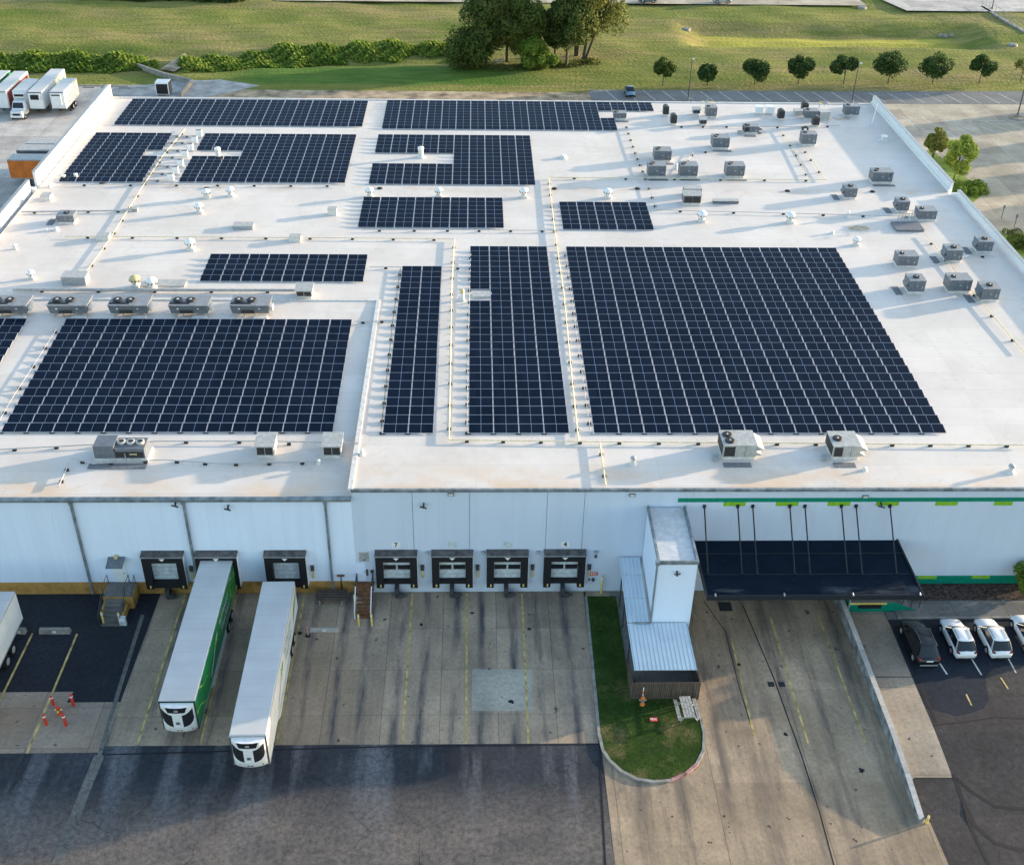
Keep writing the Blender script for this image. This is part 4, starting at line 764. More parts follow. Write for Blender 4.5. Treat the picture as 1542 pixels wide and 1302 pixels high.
        for row, z_ in enumerate((2.85, 1.95)):
            y_ = 8.9+row*.3
            while y_ < 12.6-row*.4:
                hh = rnd.choice([.45, .5, .8]); w_ = rnd.uniform(.26, .42)
                arrow_mark(b, [(y_, z_), (y_+w_*.5, z_+hh), (y_+w_, z_+.02)], x_, .13); arrow_mark(b, [(y_+w_*.1, z_+hh*.5), (y_+w_*.9, z_+hh*.5)], x_+.001, .09)
                y_ += w_+.07
        b.build('side_lettering', mk, t)
    return t
g1, g2 = M['line_w'], M['lime']
semi_trailer('refrigerated_trailer', 'green-sided refrigerated trailer backed into the second dock', -21.65, 58.45, 15.65, 2.65, 4.1, 'trailer_green', marks=('white', 'lime'))
semi_trailer('refrigerated_trailer', 'white-sided refrigerated trailer parked short of the third dock', -16.0, 55.15, 16.2, 2.6, 4.1, 'trailer_white', rz=radians(.4), marks=('green_dark', 'lime'))
semi_trailer('white_trailer', 'plain white ribbed trailer cut off by the left edge', -38.35, 57.0, 13.3, 2.6, 4.1, 'trailer_white', reefer=False, skirt=False)
# far west lot
semi_trailer('refrigerated_trailer', 'long white trailer with square dark grille in the far west lot', -75.05, 196.1, 13.3, 2.4, 4.1, 'trailer_white', reefer=False, marks=('lime', 'lime'), rz=0, skirt=False)
b = MB(); b.box(-.9, -.35, 2.7, .9, 0, 3.9); b.box(-.7, -.37, 2.9, .7, -.351, 3.75, 1); o_ = [o for o in bpy.data.objects if o.name.startswith('refrigerated_trailer')][-1]; b.build('cooling_unit', ['white', 'black'], o_)
semi_trailer('white_trailer', 'short white box trailer at the right end of west lot row', -71.4, 196.3, 7.8, 2.4, 4.1, 'trailer_white', reefer=False, skirt=False, rz=0)
o_ = [o for o in bpy.data.objects if o.name.startswith('white_trailer')][-1]; b = MB(); b.box(-1.0, -.3, 1.9, .7, 0, 3.9); b.box(-.9, -.31, 3.5, .6, -.301, 3.75, 1); b.build('cooling_unit', ['white', 'darkgrey'], o_)
semi_trailer('refrigerated_trailer', 'long white trailer with faded red side panel in the west lot', -81.1, 196.3, 11.6, 2.4, 4.1, 'trailer_white', reefer=False, skirt=False)
o_ = [o for o in bpy.data.objects if o.name.startswith('refrigerated_trailer')][-1]; b = MB(); b.box(1.2, .5, 1.2, 1.225, 11.0, 3.75); b.build('red_side_panel', simple('faded_red_wrap', (.50, .09, .06), .5), o_)
semi_trailer('green_trailer', 'green box trailer just visible at the far left edge', -84.4, 201.5, 7, 2.4, 4.0, 'trailer_green', reefer=False, skirt=False)
# box truck
bt = thing('box_truck', 'small white box truck facing camera in the far west lot', 'truck', (-77.9, 193.6, 0.01))
b = MB(); b.box(-1.2, 3.4, 1.0, 1.2, 10.3, 4.0); b.build('cargo_box', 'trailer_white', bt); b = MB(); b.box(-1.18, 3.45, 4.001, 1.18, 10.2, 4.04); b.build('roof', 'trailer_roof', bt)
b = MB(); b.box(-.9, 2.9, 3.0, .9, 3.4, 3.8); b.box(-.8, 2.88, 3.2, .8, 2.899, 3.6, 1); b.build('cooling_unit', ['white', 'black'], bt)
b = MB(); b.hexa([(-1.05, 0, .5), (1.05, 0, .5), (1.1, 3.2, .5), (-1.1, 3.2, .5)], [(-.95, .1, 1.5), (.95, .1, 1.5), (1.1, 3.2, 1.6), (-1.1, 3.2, 1.6)]); b.hexa([(-1.05, 1.3, 1.55), (1.05, 1.3, 1.55), (1.1, 3.2, 1.6), (-1.1, 3.2, 1.6)], [(-.9, 1.9, 2.6), (.9, 1.9, 2.6), (.95, 3.2, 2.7), (-.95, 3.2, 2.7)]); cb = b.build('cab', 'carwhite', bt)
b = MB(); b.quad((-.93, 1.33, 1.72), (.93, 1.33, 1.72), (.83, 1.84, 2.52), (-.83, 1.84, 2.52)); b.build('windscreen', 'glass', cb); b = MB(); b.box(-.6, -.03, .85, .6, .02, 1.2); b.build('grille', 'black', cb)
for sx in (-1, 1): b = MB(); b.box(sx*.85-.12, -.02, 1.0, sx*.85+.12, .05, 1.25); b.build('headlight', 'lamp', cb)
for x_ in (-1, 1):
    for y_ in (.9, 8.2): wheel(bt, x_*1.0, y_, .45, .3, x_)
# trailers lying east-west beside the west wall
def side_trailer(name, label, P0, P1, L_, side, rz=-pi/2, z0=1.1):   # nose at west end
    A = G(*P0, 4.1); B = G(*P1, 4.1); W = 2.5; return semi_trailer(name, label, A[0], A[1]+W/2, L_, W, 4.1, side, reefer=False, skirt=False, rz=rz, roofm='unit_l')
side_trailer('shipping_trailer', 'rusty orange trailer parked crosswise beside the west wall', (10, 240.8), (23, 231.6), 14.5, 'orange')
side_trailer('shipping_trailer', 'grey-roofed trailer parked behind the orange one', (24, 226.4), (27, 220), 14.5, 'unit')
side_trailer('shipping_trailer', 'pale blue trailer, rearmost of the three parked crosswise', (38, 216.5), (38, 213.5), 14.5, simple('pale_blue_side', (.35, .5, .62), .5) and 'door')
# small dark-ended box
t = thing('storage_container', 'small white container with dark grilled end near roof corner', 'container', (-56.3, 207.2, 0)); t.scale = (.85, .85, .85); b = MB(); b.box(-1.5, 0, .4, 1.3, 2.6, 2.9); b.build('body', 'white', t); b = MB(); b.box(-1.3, -.05, .5, 1.1, -.001, 2.6); b.build('grille', 'black', t); b = MB(); b.box(1.3, .1, .5, 1.34, 2.5, 2.8); b.build('side_panel', 'darkgrey', t)
for x_ in (-1, 1): wheel(t, x_*1.2, 1.9, .35, .2, x_)

def car(label, x, y, z, L_, W, H, paint, rz=0.0, suv=True, rear_cam=True, lights=True):
    t = thing('parked_car', label, 'car', (x, y, z), rz)    # +y is the nose
    h = W/2; hl = L_/2
    # stations: y, half width, belt z, sill z
    S = [(-hl, .74, .72, .42), (-hl+.10, .90, .92, .30), (-hl+.55, .98, 1.0, .26), (-hl*.35, 1.0, 1.0, .24), (hl*.25, 1.0, .97, .24), (hl-1.05, .99, .93, .26), (hl-.45, .93, .84, .28), (hl-.08, .80, .68, .34), (hl, .66, .58, .42)]
    zb = H/1.62; vs = []; K = 9
    for (y_, w_, bz, sz) in S:
        w_ *= h; bz *= zb; mz = (bz+sz)/2
        sec = [(-w_*.90, sz), (-w_*.99, sz+.18), (-w_, mz), (-w_*.97, bz-.1), (-w_*.86, bz), (0, bz+.045), (w_*.86, bz), (w_*.97, bz-.1), (w_, mz), (w_*.99, sz+.18), (w_*.90, sz)]
        vs += [(a, y_, c) for a, c in sec]
    K = 11; b = MB(); b.add(vs, [(j*K+i, j*K+i+1, (j+1)*K+i+1, (j+1)*K+i)[::-1] for j in range(len(S)-1) for i in range(K-1)], 0, True)
    b.add(vs[:K], [tuple(range(K))]); b.add(vs[-K:], [tuple(range(K))[::-1]]); b.add([vs[j*K] for j in range(len(S))]+[vs[j*K+K-1] for j in range(len(S)-1, -1, -1)], [tuple(range(2*len(S)))])
    body = b.build('body', paint, t)
    ty0, ty1 = (-hl+.20, hl-1.15) if suv else (-hl+.55, hl-1.2); ry0, ry1 = (-hl+.75, hl-2.05) if suv else (-hl+1.35, hl-2.15)
    zl_, zh = .96*zb, H-.03
    def ring(y0_, y1_, w_, z_, n_=6):
        P = []
        for k in range(n_+1): f = -1+2*k/n_; P.append((f*w_, y0_+.10*(abs(f)**3), z_))
        for k in range(n_+1): f = 1-2*k/n_; P.append((f*w_, y1_-.16*(abs(f)**3), z_))
        return P
    lo = ring(ty0, ty1, h*.90, zl_); hi = ring(ry0, ry1, h*.68, zh); n_ = len(lo)
    b = MB(); b.add(lo+hi, [(i, (i+1) % n_, n_+(i+1) % n_, n_+i) for i in range(n_)], 0, False); b.build('window_band', 'glass', t)
    hi2 = ring(ry0-.03, ry1+.05, h*.72, zh+.0); top = ring(ry0+.12, ry1-.12, h*.60, zh+.06)
    b = MB(); b.add(hi2+top, [(i, (i+1) % n_, n_+(i+1) % n_, n_+i) for i in range(n_)]+[tuple(range(n_, 2*n_))], 0, True)
    for sx in (-1, 1):      # pillars
        for (ya, yb) in ((ty0+.12, ry0+.02), (ty1-.10, ry1-.02), (ty0+.28, ry0+.10)):
            b.add([(sx*h*.905, ya-.05, zl_), (sx*h*.905, ya+.06, zl_), (sx*h*.71, yb+.05, zh), (sx*h*.71, yb-.05, zh)], [(0, 1, 2, 3), (3, 2, 1, 0)])
    rf = b.build('roof', paint, t)
    for sx in (-1, 1):
        for y_ in (-hl+.95, hl-.92):
            wheel(t, sx*(h-.10), y_, .35, .22, sx)
            b = MB(); b.tube((sx*(h*.985)-.02*sx, y_, .36), (sx*(h*.992), y_, .36), .41, n=16); b.build('wheel_arch', 'black', t)
    for sx in (-1, 1):
        b = MB(); b.hexa([(sx*h*.66, -hl-.01, .86*zb), (sx*h*.88, -hl+.09, .86*zb), (sx*h*.90, -hl+.25, .86*zb), (sx*h*.66, -hl+.12, .86*zb)], [(sx*h*.66, -hl+.05, .96*zb), (sx*h*.86, -hl+.14, .96*zb), (sx*h*.88, -hl+.3, .96*zb), (sx*h*.66, -hl+.18, .96*zb)]); b.build('tail_light', 'tail', t)
        b = MB(); b.box(sx*h*.36, hl-.22, .56*zb, sx*h*.60, hl-.06, .64*zb); b.build('headlight', 'lamp', t)
        b = MB(); b.box(sx*(h+.02), ty1-.55, zl_-.02, sx*(h+.16), ty1-.40, zl_+.12); b.build('mirror', paint, t)
    b = MB(); b.box(-.27, -hl-.02, .70*zb, .27, -hl+.03, .80*zb); b.build('number_plate', 'white', t)
    b = MB(); b.box(-h*.72, -hl-.03, .36, h*.72, -hl+.06, .46, 0); b.build('rear_bumper', 'rim' if paint == 'carblack' else 'darkgrey', t)
    if suv:
        b = MB()
        for sx in (-1, 1): b.tube((sx*h*.6, ry0+.2, zh+.09), (sx*h*.6, ry1-.2, zh+.09), .022, n=6)
        b.build('roof_rail', 'darkgrey', t)
    return t
zc = zl(66)+.008
car('black SUV parked at left end of the car row', 36.15, 67.0, zc, 4.95, 1.98, 1.78, 'carblack')
car('white SUV with tinted rear window beside the black SUV', 39.45, 67.45, zc, 4.35, 1.85, 1.60, 'carwhite')
car('white crossover with panoramic dark windscreen, third car in the row', 42.35, 67.45, zc, 4.35, 1.85, 1.60, 'carwhite')
car('white sedan cut off by the right edge of the picture', 45.6, 67.75, zc, 4.7, 1.85, 1.45, 'carwhite', suv=False)
P = G(950, 148); car('blue car in the strip behind the warehouse', P[0], P[1]+2.0, 0.02, 4.3, 1.8, 1.45, 'carblue', rz=pi, suv=False)
P = G(1087, 4, .4); car('silver car on the far road, right of the other one', P[0], P[1], .36, 4.4, 1.8, 1.4, 'unit_l', rz=pi/2, suv=False)
P = G(975, 3, .4); car('grey car on the far road just right of the tree grove', P[0], P[1], .36, 4.4, 1.8, 1.4, 'unit', rz=pi/2, suv=False)

# ================================================================ SOLAR PANELS
TILT = radians(10)
def module(mw, md, dep=0.04, cx=0, cy=0, z0=.13):
    """frame and glass vertex sets of one module, origin at front left"""
    ct, st_ = cos(TILT), sin(TILT)
    def P(a, d, hh): return (cx+a, cy+d*ct-hh*st_, z0+d*st_+hh*ct)
    fr = MB(); fr.hexa([P(0, 0, -dep), P(mw, 0, -dep), P(mw, md, -dep), P(0, md, -dep)], [P(0, 0, 0), P(mw, 0, 0), P(mw, md, 0), P(0, md, 0)])
    e = .030; gl = MB()
    for a0, a1 in ((e, mw/2-.014), (mw/2+.014, mw-e)): gl.quad(P(a0, e, .004), P(a1, e, .004), P(a1, md-e, .004), P(a0, md-e, .004))
    for q in (.25, .75): pass
    return fr, gl
vR = [374, 380.7, 388.5, 395.8, 403.6, 411.8, 420, 428, 436.2, 445, 453.8, 464, 474, 484, 494, 504.5, 515.5, 526.5, 538, 549.6, 561.6, 573.5, 585.6, 598.3, 611.2, 624.2, 638, 651.5]
yR = sorted([G(1100, v, RZ+.15)[1] for v in vR])            # row fronts, near to far
yR = list(np.convolve(np.pad(yR, 1, mode='reflect', reflect_type='odd'), [1/3]*3, 'valid'))
ARR = []
ARR.append(dict(n='large right-hand array', x0=10.3, cp=2.228, cols=14, ys=yR[:-1], skip=set()))
sk = {(0, r) for r, y in enumerate(yR[:-1]) if 107.3 < y+.6 < 110.4}
ARR.append(dict(n='four-column middle array', x0=-.62, cp=2.20, cols=4, ys=yR[:-1], skip=sk))
ARR.append(dict(n='two-column array', x0=-8.05, cp=2.20, cols=2, ys=yR[:23], skip=set()))
yL = sorted([GR(300, v, .15)[1] for v in [480.4, 490.3, 500.9, 511.7, 522.6, 534.3, 546, 557.9, 570.2, 582.6, 595.5, 608.2, 621.8, 635.6, 650]]); yL = list(np.linspace(yL[0], yL[-1], 15))
ARR.append(dict(n='large left-hand array', x0=-41.1, cp=2.205, cols=13, ys=yL[:-1], skip=set()))
ARR.append(dict(n='array at the left edge', x0=-53.7, cp=2.205, cols=4, ys=yL[:-1], skip=set()))
def block(x0, x1, y0, y1, cols, rows, skip=()): ARR.append(dict(n='', x0=x0, cp=(x1-x0)/cols, cols=cols, ys=[y0+(y1-y0+.12)/rows*k for k in range(rows)], skip=set(skip)))
block(-29.5, -12.0, 111.5, 117.9, 8, 5); block(-13.85, 3.4, 125.65, 134.3, 8, 7); block(10.3, 21.15, 125.35, 133.2, 5, 6)
block(-52.6, -42.05, 139.1, 156.5, 5, 14, {(4, 7), (4, 8)}); block(-37.6, -16.55, 139.25, 156.5, 10, 14, {(c, r) for c in range(3) for r in (7, 8)})
block(-13.6, 7.7, 138.95, 156.7, 10, 13, {(c, r) for c in range(5) for r in (5, 6, 7)})
block(-51.15, -16.05, 160.25, 171.1, 17, 9); block(-13.3, 26.65, 159.5, 171.5, 19, 10, {(c, r) for c in range(15, 19) for r in range(7)}-{(15, r) for r in range(4)})
cand = []
for ai, A in enumerate(ARR):
    for r, y in enumerate(A['ys']):
        for c in range(A['cols']):
            if (c, r) in A['skip']: continue
            x = A['x0']+c*A['cp']; cand.append((y, ai, r, c, x))
vis = [q for q in cand if q[1] < 5 and not (q[1] == 4 and (q[0] < 94 or q[4] < -50))]
vis.sort(key=lambda q: (q[0], q[4])); sel = set((q[1], q[2], q[3]) for q in vis[:300])
MW, MD = 2.165, 1.175
fr, gl = module(MW, MD)
ordw = ['front', 'second', 'third', 'fourth', 'fifth', 'sixth', 'seventh', 'eighth', 'ninth', 'tenth', 'eleventh', 'twelfth', 'thirteenth', 'fourteenth']
proto = thing('solar_panel', 'x', 'solar panel'); fo = fr.build('frame', 'frame', proto); go = gl.build('glass', 'cell', proto)
tr = MB(); tr.box(-.28, -.10, 0.0, .20, .28, .07); tr.box(-.1, -.02, .05, .06, .2, .14, 1); tro = tr.build('ballast_tray', ['unit_l', 'curb']); 
sf, sg_ = MB(), MB(); nsel = 0
for (y, ai, r, c, x) in cand:
    z = roofz(x+.5, y)
    if (ai, r, c) in sel:
        rown = 'front row' if r == 0 else ordw[r]+' row back'
        coln = 'leftmost' if c == 0 else ordw[c]+' from left'
        lab = 'solar panel, %s, %s, %s' % (coln, rown, ARR[ai]['n'])
        if nsel == 0: p = proto; p.location = (x, y, z); p['label'] = lab
        else: p = dup(proto, (x, y, z), 0, lab)
        p['group'] = 'solar panels in the front arrays'
        tl = -math.atan2((RZ-10.35), (107.3-YF)) if ai in (3, 4) else 0
        nsel += 1
        if r == 0:
            d = tro.copy(); C.objects.link(d); d.parent = p
    else:
        wdt = min(MW, ARR[ai]['cp']-.065); yy_ = ARR[ai]['ys']; dpt = min(MD, (yy_[1]-yy_[0])-.10)
        a, g_ = module(wdt, dpt, cx=x, cy=y, z0=z+.13); 
        for src, dst in ((a, sf), (g_, sg_)): dst.add(src.v, src.f)
        if r == 0: sf.box(x-.28, y-.10, z, x+.20, y+.28, z+.07)
bpy.data.objects.remove(tro)
nf = len(sf.f); sf.add(sg_.v, sg_.f, 1)
tag(sf.build('solar_panels', ['frame', 'cell']), 'dark blue solar panels of the further rows and rear arrays', 'solar panels', 'solar panels further back', 'stuff')

# ================================================================ ROOFTOP EQUIPMENT
def unit(kind, label, u0, u1, vb, vt, d=1.6, mat='unit', dz=0.0, name='rooftop_unit'):
    P = GR(u0, vb, .3); Q = GR(u1, vb, .3); s_, c_ = scale_at(P); w_ = Q[0]-P[0]; h = (vb-vt)/(s_*c_); z = roofz(P[0], P[1])
    t = thing(name, label, 'rooftop unit', (P[0]+w_/2, P[1]+d/2, z)); hw, hd = w_/2, d/2; z1 = .3+h
    b = MB(); b.box(-hw+.08, -hd+.08, 0, hw-.08, hd-.08, .3); b.build('curb', 'curb', t)
    if kind in 'ASFD':
        b = MB(); b.box(-hw, -hd, .3, hw, hd, z1); b.box(-hw-.02, -hd-.02, z1-.04, hw+.02, hd+.02, z1+.03, 1)
        for k in (.33, .66): b.box(-hw+w_*k-.012, -hd-.006, .36, -hw+w_*k+.012, -hd-.001, z1-.06, 2)
        b.box(-hw+w_*.45, -hd-.008, .3+h*.45, -hw+w_*.52, -hd-.001, .3+h*.55, 3); b.box(-hw+w_*.8, -hd-.008, .3+h*.2, -hw+w_*.85, -hd-.001, .3+h*.45, 3)
        top = 'unit_top' if mat == 'unit' else 'unit_l'
        b.build('cabinet', [mat, top, 'darkgrey', 'unit_l'], t)
    if kind == 'A': fans = [(-hw*.62, -hd*.25), (-hw*.38, hd*.35)]; fr_ = .27
    elif kind == 'S': fans = [(0.05, 0)]; fr_ = .38
    elif kind == 'F': fans = [(-hw*.55, -hd*.4), (-hw*.6, hd*.4)] if w_ > 2.6 else [(-hw*.5, 0)]; fr_ = .42
    elif kind == 'D': fans = [(-hw*.5, 0)]; fr_ = .3
    else: fans = []
    for (fx, fy) in fans:
        b = MB(); b.lathe([(fr_, 0), (fr_, .1), (fr_*.85, .12)], (fx, fy, z1+.03), 16); b.lathe([(fr_*.2, .12), (fr_*.1, .16)], (fx, fy, z1+.03), 8, 1); b.build('fan', ['fan', 'rim'], t)
    if kind == 'A':
        b = MB(); b.box(hw-.35, -hd-.14, .5, hw-.05, -hd-.01, z1-.2); b.build('service_box', mat, t)
        b = MB(); b.box(-hw+.02, -hd-.9, 0.004, hw+.25, -hd-.35, .05); b.build('walkway_mat', 'mat', t)
    if kind == 'S':
        b = MB(); b.add([(-hw-.28, -hd+.3, z1*.5), (-hw, -hd+.3, z1*.45), (-hw, -hd+.3, z1-.25), (-hw-.28, hd-.3, z1*.5), (-hw, hd-.3, z1*.45), (-hw, hd-.3, z1-.25)], [(0, 1, 2), (5, 4, 3), (0, 2, 5, 3), (0, 3, 4, 1)]); b.build('intake_hood', mat, t)
        b = MB(); b.box(-hw-1.3, -hd-.2, 0.004, -hw-.55, hd-.1, .05); b.build('walkway_mat', 'mat', t)
    if kind == 'F':
        b = MB(); b.box(-hw+.12, -hd-.02, .38, -hw+w_*.36, -hd-.001, z1-.12); b.box(-hw-.02, -hd+.1, .38, -hw-.001, hd-.1, z1-.12); b.build('condenser_coil', 'coil', t)
        b = MB(); b.add([(hw, -hd+.1, z1-.1), (hw+.7, -hd+.1, z1-.5), (hw, -hd+.1, z1-.6), (hw, hd-.1, z1-.1), (hw+.7, hd-.1, z1-.5), (hw, hd-.1, z1-.6)], [(0, 2, 1), (3, 4, 5), (0, 1, 4, 3), (1, 2, 5, 4)])
        b.add([(hw, -hd+.1, z1-.7), (hw+.55, -hd+.1, z1-1.05), (hw, -hd+.1, z1-1.1), (hw, hd-.1, z1-.7), (hw+.55, hd-.1, z1-1.05), (hw, hd-.1, z1-1.1)], [(0, 2, 1), (3, 4, 5), (0, 1, 4, 3), (1, 2, 5, 4)]); b.build('intake_hood', mat, t)
        b = MB(); b.box(-hw+.0, -hd-1.1, .004, hw-.5, -hd-.45, .05); b.build('walkway_mat', 'mat', t)
        b = MB(); b.tube((-hw-.7, -hd, .02), (-hw-.7, -hd, .55), .05); b.tube((-hw-.7, -hd, .5), (-hw, -hd, .5), .06); b.box(-hw-.9, -hd-.3, .2, -hw-.35, -hd+.2, .5); b.build('disconnect_piping', 'galv', t)
    if kind == 'E':
        b = MB(); b.box(-hw, -hd, .3, hw, hd, z1); b.hexa([(-hw-.1, -hd-.15, z1-.08), (hw+.1, -hd-.15, z1-.08), (hw+.1, hd, z1+.02), (-hw-.1, hd, z1+.02)], [(-hw-.1, -hd-.15, z1), (hw+.1, -hd-.15, z1), (hw+.1, hd, z1+.12), (-hw-.1, hd, z1+.12)], 1); b.build('cabinet', [mat, 'unit_l'], t)
        b = MB(); b.box(-hw+.1, -hd-.02, .4, -.03, -hd-.001, z1-.2); b.box(.03, -hd-.02, .4, hw-.1, -hd-.001, z1-.2); b.build('condenser_coil', 'coil', t)
    if kind == 'V':    # rounded dark exhaust hood
        N_ = 9; pr = [(-hw, .3)]+[(-hw*cos(a), z1-hw*.7+hw*.7*sin(a)) for a in np.linspace(0, pi, N_)]+[(hw, .3)]
        b = MB(); nn = len(pr); b.add([(x, -hd, z_) for x, z_ in pr]+[(x, hd, z_) for x, z_ in pr], [tuple(range(nn))[::-1], tuple(range(nn, 2*nn))]+[(i, i+1, nn+i+1, nn+i) for i in range(nn-1)]); b.build('hood', 'darkgrey', t)
        b = MB(); b.box(-hw*.8, -hd-.02, .35, hw*.8, -hd-.001, z1-hw*.8); b.build('louvre', 'coil', t)
    if kind == 'B':    # plain box
        b = MB(); b.box(-hw, -hd, .2, hw, hd, z1); b.box(-hw-.03, -hd-.03, z1, hw+.03, hd+.03, z1+.05, 1); b.build('cabinet', [mat, 'unit_l' if mat != 'white' else 'white'], t)
    return t
G_ = 'rooftop units'
L = [
 ('A', 'grey rooftop unit just above the pair at centre right', 985, 1010.5, 241, 228, 1.7), ('A', 'grey rooftop unit, left one of the close pair', 975.7, 1002, 265, 250.5, 1.7),
 ('A', 'grey rooftop unit, right one of the close pair', 1023.5, 1050, 265, 250.5, 1.7), ('A', 'grey rooftop unit standing alone above the row of three', 1072.7, 1097.7, 222, 208.5, 1.7),
 ('A', 'grey rooftop unit by a curling dark conduit', 1093, 1120.5, 265, 250.5, 1.7), ('E', 'double-box unit with slotted dark front beside duct remains', 1029, 1055, 306, 294, 1.4),
 ('B', 'grey slotted box directly behind the double-box unit', 1030, 1056, 293, 285, 1.2), ('V', 'dark rounded exhaust hood right of the rear solar array', 998.5, 1007, 172.5, 160, .9),
 ('V', 'dark rounded exhaust hood with a bent pipe at its left', 1010, 1019, 186, 173, .9), ('E', 'small grey condenser at the rear edge behind the vents', 1043.5, 1054, 171, 165, .9),
 ('E', 'small grey condenser in front of the rear cluster', 1053.5, 1064, 187, 180, .9), ('D', 'grey unit with tangled ducts beside rear condensers', 1063, 1079, 175, 163, 1.4),
 ('F', 'long grey packaged unit with black coil near the rear edge', 1120, 1142, 199, 191, 1.2), ('B', 'white cabinet, left one of rear white pair', 1138, 1149, 170, 162, 1.0, 'white'),
 ('B', 'white cabinet, right one of rear white pair', 1154, 1165.5, 170, 162, 1.0, 'white'), ('V', 'dark rounded hood between white cabinets and duct cluster', 1171.5, 1181, 178.5, 166, .9),
 ('V', 'dark rounded hood at the very rear roof edge', 1207.5, 1217, 166, 155, .9), ('V', 'dark rounded hood in front of the duct cluster', 1223.5, 1233.5, 188.5, 176, .9),
 ('D', 'large grey air handler in the rear duct cluster', 1212, 1232, 178, 168, 1.5), ('B', 'pale duct box right of the rear air handler', 1234, 1249, 179, 170, 1.4, 'unit_l'),
 ('B', 'flat pale duct box left of the rear air handler', 1197, 1211, 172, 168, 1.2, 'unit_l'), ('D', 'grey unit on a dark pad with gooseneck vent on top', 1207, 1228.5, 217, 203, 1.6),
 ('D', 'dark-backed unit nearest the rear right parapet', 1272, 1293, 173, 161, 1.5), ('A', 'wide grey rooftop unit closest to the right parapet mid-roof', 1313, 1343, 273.5, 260, 1.7),
 ('S', 'single-fan unit with hoods, first below the wide unit', 1271.5, 1289.5, 297, 284, 1.6), ('S', 'single-fan unit left of a boxy grey one', 1350.5, 1368, 317, 304, 1.6),
 ('D', 'boxy grey unit right of the single-fan one by wire frame', 1382, 1409, 330, 318, 1.6), ('D', 'grey unit on a dark mat above the big solar array corner', 1351, 1381, 400, 386, 1.6),
 ('S', 'pale grey single-fan cube beside its dark mat', 1424, 1447.5, 392, 377, 1.7), ('S', 'single-fan grey unit beside the right parapet pipework', 1471.5, 1493.5, 378, 364, 1.7),
 ('S', 'single-fan pale cube, left of the front trio', 1367.5, 1391.5, 439, 423, 1.8), ('D', 'wide grey unit, middle of the front trio', 1428, 1461, 438, 422, 1.8), ('S', 'single-fan pale cube, right of the front trio', 1477, 1503, 451, 435, 1.8),
 ('F', 'long pale two-fan unit near the front roof edge', 1087.5, 1138, 688, 671, 2.3, 'unit_l'), ('F', 'shorter pale one-fan unit near the front roof edge', 1252.5, 1294, 688, 672, 2.3, 'unit_l'),
 ('E', 'pale unit with twin dark coils, left of the two near left front edge', 386, 413, 686, 671, 1.9, 'unit_l'), ('E', 'pale unit with twin dark coils beside the roof seam', 486.5, 514, 686, 671, 1.9, 'unit_l'),
 ('S', 'small grey unit with tan pipe on left rear roof', 86, 112, 334.5, 325, 1.6), ('E', 'small pale condenser at right end of the row of coolers', 446, 470, 447, 437, 1.6, 'unit_l'),
 ('A', 'grey unit tucked in the notch of the rear array', 924, 943, 178, 171, 1.3),
]
for q in L:
    o = unit(*q); o['group'] = G_
# big front-left package
P = GR(143, 690, .3); P = np.array([P[0], P[1], 0]); z = roofz(P[0], P[1]); t = thing('rooftop_unit', 'long low grey unit with three white fans near front left', 'rooftop unit', (P[0], P[1], z), 0, G_)
b = MB(); b.box(0, 0, .3, 1.7, 1.7, 1.5); b.box(1.7, 0, .3, 4.2, 1.7, 1.25); b.box(1.75, -.01, .4, 4.1, -.001, .95, 1); b.build('cabinet', ['unit', 'coil'], t)
b = MB(); b.box(-.1, -.1, 0, 4.4, 1.8, .3); b.build('curb', 'curb', t); b = MB(); b.box(-.4, -1.1, .004, 4.4, -.4, .05); b.build('walkway_mat', 'mat', t)
for k in range(3): b = MB(); b.lathe([(.33, 0), (.36, .2), (.30, .22)], (2.15+k*.78, .9, 1.25), 14); b.lathe([(.22, .22), (.22, .225)], (2.15+k*.78, .9, 1.25), 12, 1); b.build('fan', ['unit_l', 'fan'], t)
b = MB(); b.box(1.7, 0, .95, 1.78, .1, 1.25); b.tube((2.6, -.15, .3), (2.6, -.15, .9), .05); b.tube((3.0, -.2, .85), (3.6, -.2, .85), .05, mi=1); b.build('piping', ['galv', 'tan'], t)
# gooseneck
P = GR(1217, 203, 1.6); t = thing('gooseneck_vent', 'dark curved gooseneck vent above the unit on the dark pad', 'vent', (P[0], P[1]+1.9, RZ)); b = MB(); pr = [(-.35, 0, 0), (-.35, 0, 1.7), (-.2, 0, 2.0), (.1, 0, 2.05), (.35, 0, 1.9), (.4, 0, 1.6)]
for a, c_ in zip(pr[:-1], pr[1:]): b.tube(a, c_, .16)
b.build('pipe', 'darkgrey', t)
